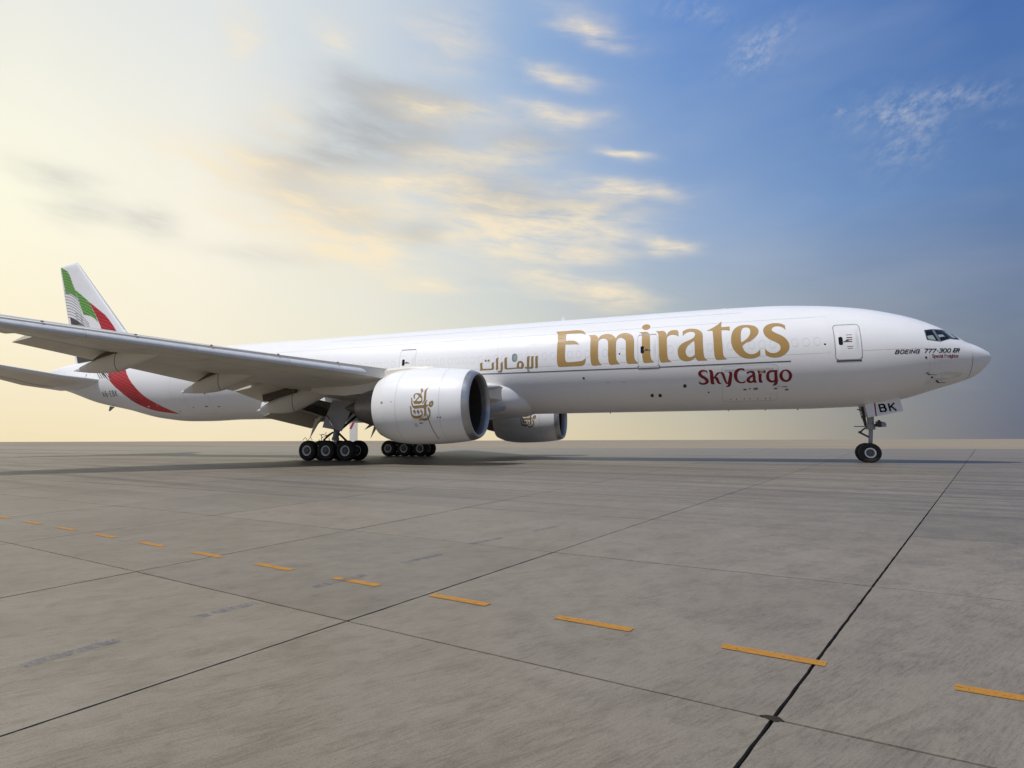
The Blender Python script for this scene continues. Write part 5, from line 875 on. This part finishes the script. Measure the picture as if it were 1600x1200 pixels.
def nosedoor(y):
    o = MB().prism([(-5.529, y, 3.30), (-4.393, y, 3.50), (-4.275, y, 2.797), (-5.512, y, 2.532)], (0, .035 if y < 0 else -.035, 0)).make('nose_gear_door', M['white'], ng)
    MB().prism([(-6.033, y, 3.2), (-5.60, y, 3.29), (-5.57, y, 2.552), (-5.92, y, 2.462)], (0, .035 if y < 0 else -.035, 0)).make('aft_gear_door', M['white'], ng)
    MB().prism([(-5.593, y-.002, 3.22), (-5.533, y-.002, 3.232), (-5.516, y-.002, 2.532), (-5.565, y-.002, 2.523)], (0, .033, 0)).make('door_edge', M['maroon'], ng)
    return o
nd = nosedoor(-.75); nosedoor(.75)

# ---- stroke lettering
FONT = {
 'A': [[(0,0),(.45,1),(.9,0)],[(.2,.35),(.7,.35)]], 'B': [[(0,0),(0,1),(.6,1),(.75,.86),(.75,.66),(.6,.53),(0,.53)],[(.6,.53),(.82,.38),(.82,.14),(.65,0),(0,0)]],
 'O': [[(.15,0),(0,.2),(0,.8),(.15,1),(.65,1),(.8,.8),(.8,.2),(.65,0),(.15,0)]], 'E': [[(.75,1),(0,1),(0,0),(.75,0)],[(0,.52),(.62,.52)]],
 'I': [[(0,0),(0,1)]], 'N': [[(0,0),(0,1),(.75,0),(.75,1)]], 'G': [[(.8,.8),(.65,1),(.15,1),(0,.8),(0,.2),(.15,0),(.65,0),(.8,.2),(.8,.5),(.45,.5)]],
 '7': [[(0,1),(.75,1),(.3,0)]], '-': [[(0,.5),(.4,.5)]], '3': [[(0,1),(.75,1),(.75,.56),(.3,.54)],[(.75,.54),(.75,0),(0,0)]], '0': [[(.15,0),(0,.2),(0,.8),(.15,1),(.65,1),(.8,.8),(.8,.2),(.65,0),(.15,0)]],
 'R': [[(0,0),(0,1),(.65,1),(.78,.85),(.78,.65),(.62,.5),(0,.5)],[(.45,.5),(.8,0)]], 'K': [[(0,0),(0,1)],[(.75,1),(0,.42)],[(.28,.62),(.8,0)]], '6': [[(.7,1),(.2,1),(0,.75),(0,.2),(.15,0),(.6,0),(.75,.2),(.75,.45),(.6,.58),(0,.55)]],
 'S': [[(.65,.88),(.45,1),(.2,1),(.02,.84),(.05,.64),(.6,.4),(.65,.18),(.48,0),(.2,0),(0,.12)]], 'p': [[(0,-.32),(0,.66)],[(0,.55),(.2,.68),(.42,.62),(.52,.35),(.42,.06),(.2,0),(0,.1)]],
 'e': [[(.02,.36),(.5,.36),(.46,.6),(.25,.68),(.05,.55),(0,.3),(.1,.06),(.3,0),(.5,.1)]], 'c': [[(.46,.6),(.28,.68),(.06,.56),(0,.3),(.1,.06),(.28,0),(.46,.08)]],
 'i': [[(0,0),(0,.66)],[(0,.86),(0,.94)]], 'a': [[(.04,.58),(.22,.68),(.42,.6),(.45,0)],[(.44,.36),(.12,.34),(0,.18),(.12,0),(.3,.02),(.44,.14)]], 'l': [[(0,0),(0,1)]],
 'F': [[(.6,1),(0,1),(0,0)],[(0,.52),(.5,.52)]], 'r': [[(0,0),(0,.66)],[(0,.48),(.15,.65),(.32,.66)]], 'g': [[(.45,.66),(.45,-.18),(.3,-.32),(.05,-.28)],[(.45,.55),(.25,.68),(.05,.58),(0,.32),(.1,.06),(.28,.02),(.44,.12)]],
 'h': [[(0,0),(0,1)],[(0,.5),(.2,.67),(.4,.6),(.44,0)]], 't': [[(.12,.92),(.12,.1),(.22,0),(.36,.03)],[(0,.66),(.34,.66)]],
}
def stroke_text(txt, s0, z0, size, w, fn, m_, parent, slant=0, track=.28, wx=1.0, dz=0):
    """text reading towards the nose: s decreases along the line"""
    x = 0
    for ch in txt:
        if ch == ' ': x += .5*wx; continue
        st = FONT[ch]; mb = MB(); wd = max(p[0] for q in st for p in q)
        for q in st:
            pts = [(s0-(x+p[0]*wx+p[1]*slant)*size, z0+dz*(x+p[0])*size+p[1]*size) for p in q]
            # extend ends a touch so corners close
            for a, b in zip(pts[:-1], pts[1:]):
                d = Vector(b)-Vector(a); d.normalize(); ribbon(None, [Vector(a)-d*w*.45, Vector(b)+d*w*.45], w, fn, None, None, step=.2, mb=mb)
        if mb.V: mb.make('letter', m_, parent)
        x += wd*wx+track
    return x*size
FP = lambda off: (lambda s, z: fus_pt(s, z, off))
for g in glyphs('Emirates'): decal('letter', g, FP(.010), M['gold'], fus)
for g in glyphs('SkyCargo'): decal('letter', g, FP(.010), M['maroon'], fus)
for g in glyphs('Arabic'): decal('letter', g, FP(.010), M['gold_dark'], fus)
for k, m_ in (('red_swoosh', 'red'), ('black_swoosh', 'black_film')):
    for g in glyphs(k): decal(k, g, FP(.010), M[m_], fus, grid=.35)
mb = MB(); L = glyphs('red_swoosh')[0]
for k in range(15):
    pts = []
    for f in np.linspace(0, 1, 40):
        s = 64.0-5.5*f-.0; z = 9.6-.27*k-2.2*f**.8-.0
        if inside_poly(s, z, L): pts.append((s, z))
        else:
            if len(pts) > 2: ribbon(None, pts, .08, FP(.014), None, None, step=.3, mb=mb)
            pts = []
    if len(pts) > 2: ribbon(None, pts, .08, FP(.014), None, None, step=.3, mb=mb)
if mb.V: mb.make('wave_lines', M['red_dark'], fus)
mb = MB()
for k in range(6):
    pts = [(65.6-.35*k-1.9*f**.9+.1, 8.25-.1*k-1.45*f*(1-.07*k)) for f in np.linspace(0, 1, 10)]
    ribbon(None, pts, .06, FP(.012), None, None, step=.3, mb=mb)
mb.make('wave_lines', M['black_film'], fus)
stroke_text('BOEING', 4.99, 5.68, .175, .038, FP(.01), M['black'], fus, slant=.4, track=.42, wx=1.02)
stroke_text('777', 3.68, 5.70, .175, .038, FP(.01), M['black'], fus, slant=.4, track=.25, wx=1.1)
stroke_text('-', 3.09, 5.70, .175, .035, FP(.01), M['black'], fus, slant=.45, wx=.5)
stroke_text('300', 2.98, 5.71, .175, .038, FP(.01), M['black'], fus, slant=.4, track=.36, wx=.98)
stroke_text('ER', 2.30, 5.72, .175, .045, FP(.01), M['black'], fus, slant=.5, track=.3, wx=.8)
stroke_text('Special Freighter', 3.30, 5.44, .165, .024, FP(.01), M['maroon'], fus, track=.17, wx=.78)
stroke_text('A6-EBK', 63.75, 5.23, .43, .055, FP(.012), M['black'], fus, track=.50, wx=.62)
stroke_text('BK', 5.31, 2.79, .37, .085, lambda s, z: Vector((-s, -.757, z+.09*(5.3-s))), M['black'], nd, slant=-.16, track=.5, wx=.85)

# ---- doors, windows, panel lines
def door(s0, s1, z0, z1, m_edge, w, win=None, sill=True):
    loop = rrect(s0, s1, z0, z1, .16)
    o = decal('door', [rrect(s0+.02, s1-.02, z0+.02, z1-.02, .15)], FP(.004), M['white'], fus, grid=.2)
    ribbon('door_seal', loop, w, FP(.009), m_edge, o, step=.2, closed=True)
    if win: decal('door_window', [rrect(win-.10, win+.10, (z0+z1)/2-.22+.05, (z0+z1)/2+.22+.05, .08)], FP(.012), M['glass'], o)
    mb = MB(); ribbon(None, [(s0+.42, (z0+z1)/2+.0), (s0+.82, (z0+z1)/2+.0)], .05, FP(.012), None, None, mb=mb); ribbon(None, [(s0+.57, (z0+z1)/2+.05), (s0+.72, (z0+z1)/2+.05)], .07, FP(.014), None, None, mb=mb); mb.make('door_handle', M['seam'], o)
    return o
d1 = door(6.47, 7.69, 5.46, 7.37, M['gear'], .036, 7.41)
mb = MB(); ribbon(None, [(6.50, 5.40), (7.66, 5.40)], .075, FP(.012), None, None, mb=mb); mb.make('door_sill', M['seam'], fus)
for zz, h, c in ((6.78, .14, 'red_dark'), (6.62, .03, 'red_dark'), (6.52, .03, 'red_dark'), (6.15, .10, 'red_dark')):
    ribbon('door_placard', [(6.86, zz), (7.14, zz)], .03 if h < .1 else .02, FP(.012), M[c], d1)
    if h >= .1: ribbon('door_placard', [(6.88, zz-h), (7.12, zz-h)], .02, FP(.012), M[c], d1)
door(16.65, 17.79, 5.56, 7.48, M['faint'], .022, 17.53)
mb = MB(); ribbon(None, [(16.62, 5.62), (16.62, 5.46), (17.80, 5.46), (17.80, 5.62)], .06, FP(.014), None, None, mb=mb); mb.make('door_sill', M['seam'], fus)
mb = MB(); ribbon(None, [(16.72, 7.50), (17.72, 7.50)], .05, FP(.013), None, None, mb=mb); mb.make('door_header', M['gear'], fus)
door(32.4, 33.6, 5.6, 7.47, M['faint'], .022, 33.29)
ribbon('door_header', [(32.45, 7.50), (33.55, 7.50)], .04, FP(.013), M['seam'], fus)
door(50.4, 51.6, 5.6, 7.47, M['faint'], .022, None) if False else None
# cheat line and lap joints
ribbon('cheat_line', [(9.8, 5.51), (16.6, 5.50)], .05, FP(.010), M['seam'], fus, step=.6)
ribbon('cheat_line', [(17.83, 5.505), (27.9, 5.555)], .05, FP(.010), M['seam'], fus, step=.6)
for z in (5.86, 7.95): ribbon('lap_joint', [(4.2, z), (8, z)] if False else [(7.9, z), (50, z)], .014, FP(.005), M['faint'], fus, step=.8)
ribbon('lap_joint', [(3.5, 5.93), (6.45, 5.9)], .02, FP(.005), M['faint'], fus, step=.5)
ribbon('lap_joint', [(30, 8.75), (5.6, 8.1)] if False else [(12, 8.6), (40, 8.62)], .014, FP(.005), M['faint'], fus, step=.8)
for s in (3.4, 14.2, 26.5, 42, 54.5): 
    T_, B_, W_, M_ = [float(v) for v in prof(s)]
    ribbon('skin_joint', [(s, z) for z in np.linspace(B_+.25, T_-.12, 22)], .010, FP(.004), M['faint'], fus, step=.5)
# radome edge
T_, B_, W_, M_ = [float(v) for v in prof(1.3)]
ribbon('radome_joint', [(1.25+.06*math.sin(k), z) for k, z in enumerate(np.linspace(B_+.03, 5.5, 10))] if False else [(1.3, z) for z in np.linspace(B_+.03, 5.52, 12)], .03, FP(.006), M['gear'], fus)
ribbon('radome_joint', [(1.3, z) for z in np.linspace(5.52, T_-.04, 10)], .014, FP(.006), M['faint'], fus)
# blanked cabin windows
s = 8.5; k = 0
while s < 53:
    if not (16.3 < s < 18.1 or 32.1 < s < 33.9 or abs(s-25.37) < .25):
        ribbon('window_plug', rrect(s-.15, s+.15, 6.28, 6.72, .14), .012, FP(.005), M['faint'], fus, step=.1, closed=True)
    s += .533
wn = decal('window', [rrect(25.20, 25.54, 6.24, 6.78, .16)], FP(.006), M['frame'], fus, grid=.15)
decal('pane', [rrect(25.23, 25.45, 6.30, 6.70, .10)], FP(.010), M['glimpse'], wn, grid=.15)
# cockpit glazing
fr = decal('cockpit_window_frame', [dec(DATA['w_frame'])], FP(.006), M['frame'], fus, grid=.15)
for k in (1, 2, 3):
    decal('pane', [dec(DATA['w_pane%d' % k])], FP(.014), M['glass'], fr, grid=.12)
    decal('far_pane_glimpse', [dec(DATA['w_patch%d' % k])], FP(.018), M['glimpse'], fr, grid=.12)
# forward cargo door
cdoor = decal('cargo_door', [rrect(10.45, 13.25, 3.5, 5.36, .2)], FP(.003), M['white'], fus, grid=.25)
ribbon('door_seal', rrect(10.43, 13.27, 3.48, 5.38, .2), .02, FP(.006), M['faint'], cdoor, step=.2, closed=True)
ribbon('hinge_fairing', [(10.7, 5.30), (13.2, 5.30)], .09, FP(.03), M['white'], cdoor)
for s in (10.75, 11.0, 11.4, 11.8, 12.1, 12.5, 12.8): decal('latch', [rrect(s, s+.05, 3.58, 3.63, .02)], FP(.008), M['gear_dark'], cdoor)
# aft cargo door
ribbon('cargo_door_seal', rrect(50.6, 53.1, 3.5, 5.34, .2), .02, FP(.006), M['faint'], fus, step=.2, closed=True)
def dot(s, z, r, m_='gear_dark', nm='drain_port', off=.008): decal(nm, [[(s+r*math.cos(a*math.pi/5), z+r*math.sin(a*math.pi/5)) for a in range(10)]], FP(off), M[m_], fus)
for s, z, r in ((15.27, 4.39, .10), (17.13, 3.915, .10), (16.68, 3.903, .10), (21.05, 5.04, .07), (8.15, 6.33, .05), (3.58, 5.45, .055), (14.0, 4.0, .045), (18.85, 6.4, .05), (36.0, 6.1, .06), (52.6, 4.0, .05), (54.3, 3.7, .05)): dot(s, z, r)
for s, z, w, h, m_ in ((10.55, 4.10, .16, .07, 'brown'), (10.1, 4.18, .26, .03, 'seam'), (11.55, 4.12, .22, .10, 'brown'), (11.85, 4.13, .07, .08, 'brown'), (12.1, 4.10, .16, .08, 'brown'), (11.25, 5.03, .2, .07, 'yellow'), (11.25, 4.93, .2, .05, 'faint'), (10.0, 4.45-.42, .16, .08, 'brown'), (10.35, 4.2, .2, .05, 'faint'), (50.9, 5.05, .14, .14, 'brown'), (51.2, 4.05, .3, .08, 'brown'), (50.0, 4.0, .3, .05, 'brown')):
    decal('stencil', [rrect(s-w/2, s+w/2, z-h/2, z+h/2, min(w, h)*.3)], FP(.012), M[m_], fus, grid=.3)
for s, z in ((18.7, 4.72), (19.6, 4.73)): 
    decal('stencil', [rrect(s-.14, s+.14, z-.02, z+.02, .015)], FP(.008), M['faint'], fus)
# probes
for s, z in ((3.469, 4.674), (2.937, 4.325)):
    p = fus_pt(s, z, .0); q = fus_pt(s, z, .16); mb = MB(); mb.tube(p, q, .035); mb.tube(q, q+Vector((.32, 0, -.02)), .02, .012); mb.make('pitot_probe', M['gear_dark'], fus)
dot(3.212, 4.474, .05)
# reflective wear patch behind the radome
decal('scuff_patch', [dec(DATA['w_stain'])], FP(.003), P('worn_paint', (.70, .70, .71), .5, amt=.1, sc=3), fus, grid=.2)
# antennas
mb = MB(); mb.prism([(-22.6, -.02, 9.2), (-22.98, -.02, 9.2), (-22.9, -.02, 9.58), (-22.80, -.02, 9.60)], (0, .04, 0)); mb.make('blade_antenna', M['white'], fus)
for s in (12.7, 15.4): MB().prism([(-s, -.05, 9.2), (-s-.35, -.05, 9.2), (-s-.28, -.05, 9.30), (-s-.05, -.05, 9.30)], (0, .1, 0)).make('blade_antenna', M['white'], fus)
mb = MB(); mb.prism([(-64.3, -.03, 4.42), (-64.9, -.03, 4.5), (-65.0, -.03, 4.05), (-64.85, -.03, 4.05)], (0, .06, 0)); mb.make('tail_skid', M['gear'], fus)
for s in (19.9, 12.9, 10.9, 9.2): MB().tube((-s, 0, 3.08), (-s, 0, 2.98), .05, .02).make('belly_light', M['red_dark'] if s in (19.9, 9.2) else M['white'], fus)
ribbon('tail_slot', [(66.2, 7.35), (66.2, 6.95)], .07, FP(.02), M['seam'], fus)
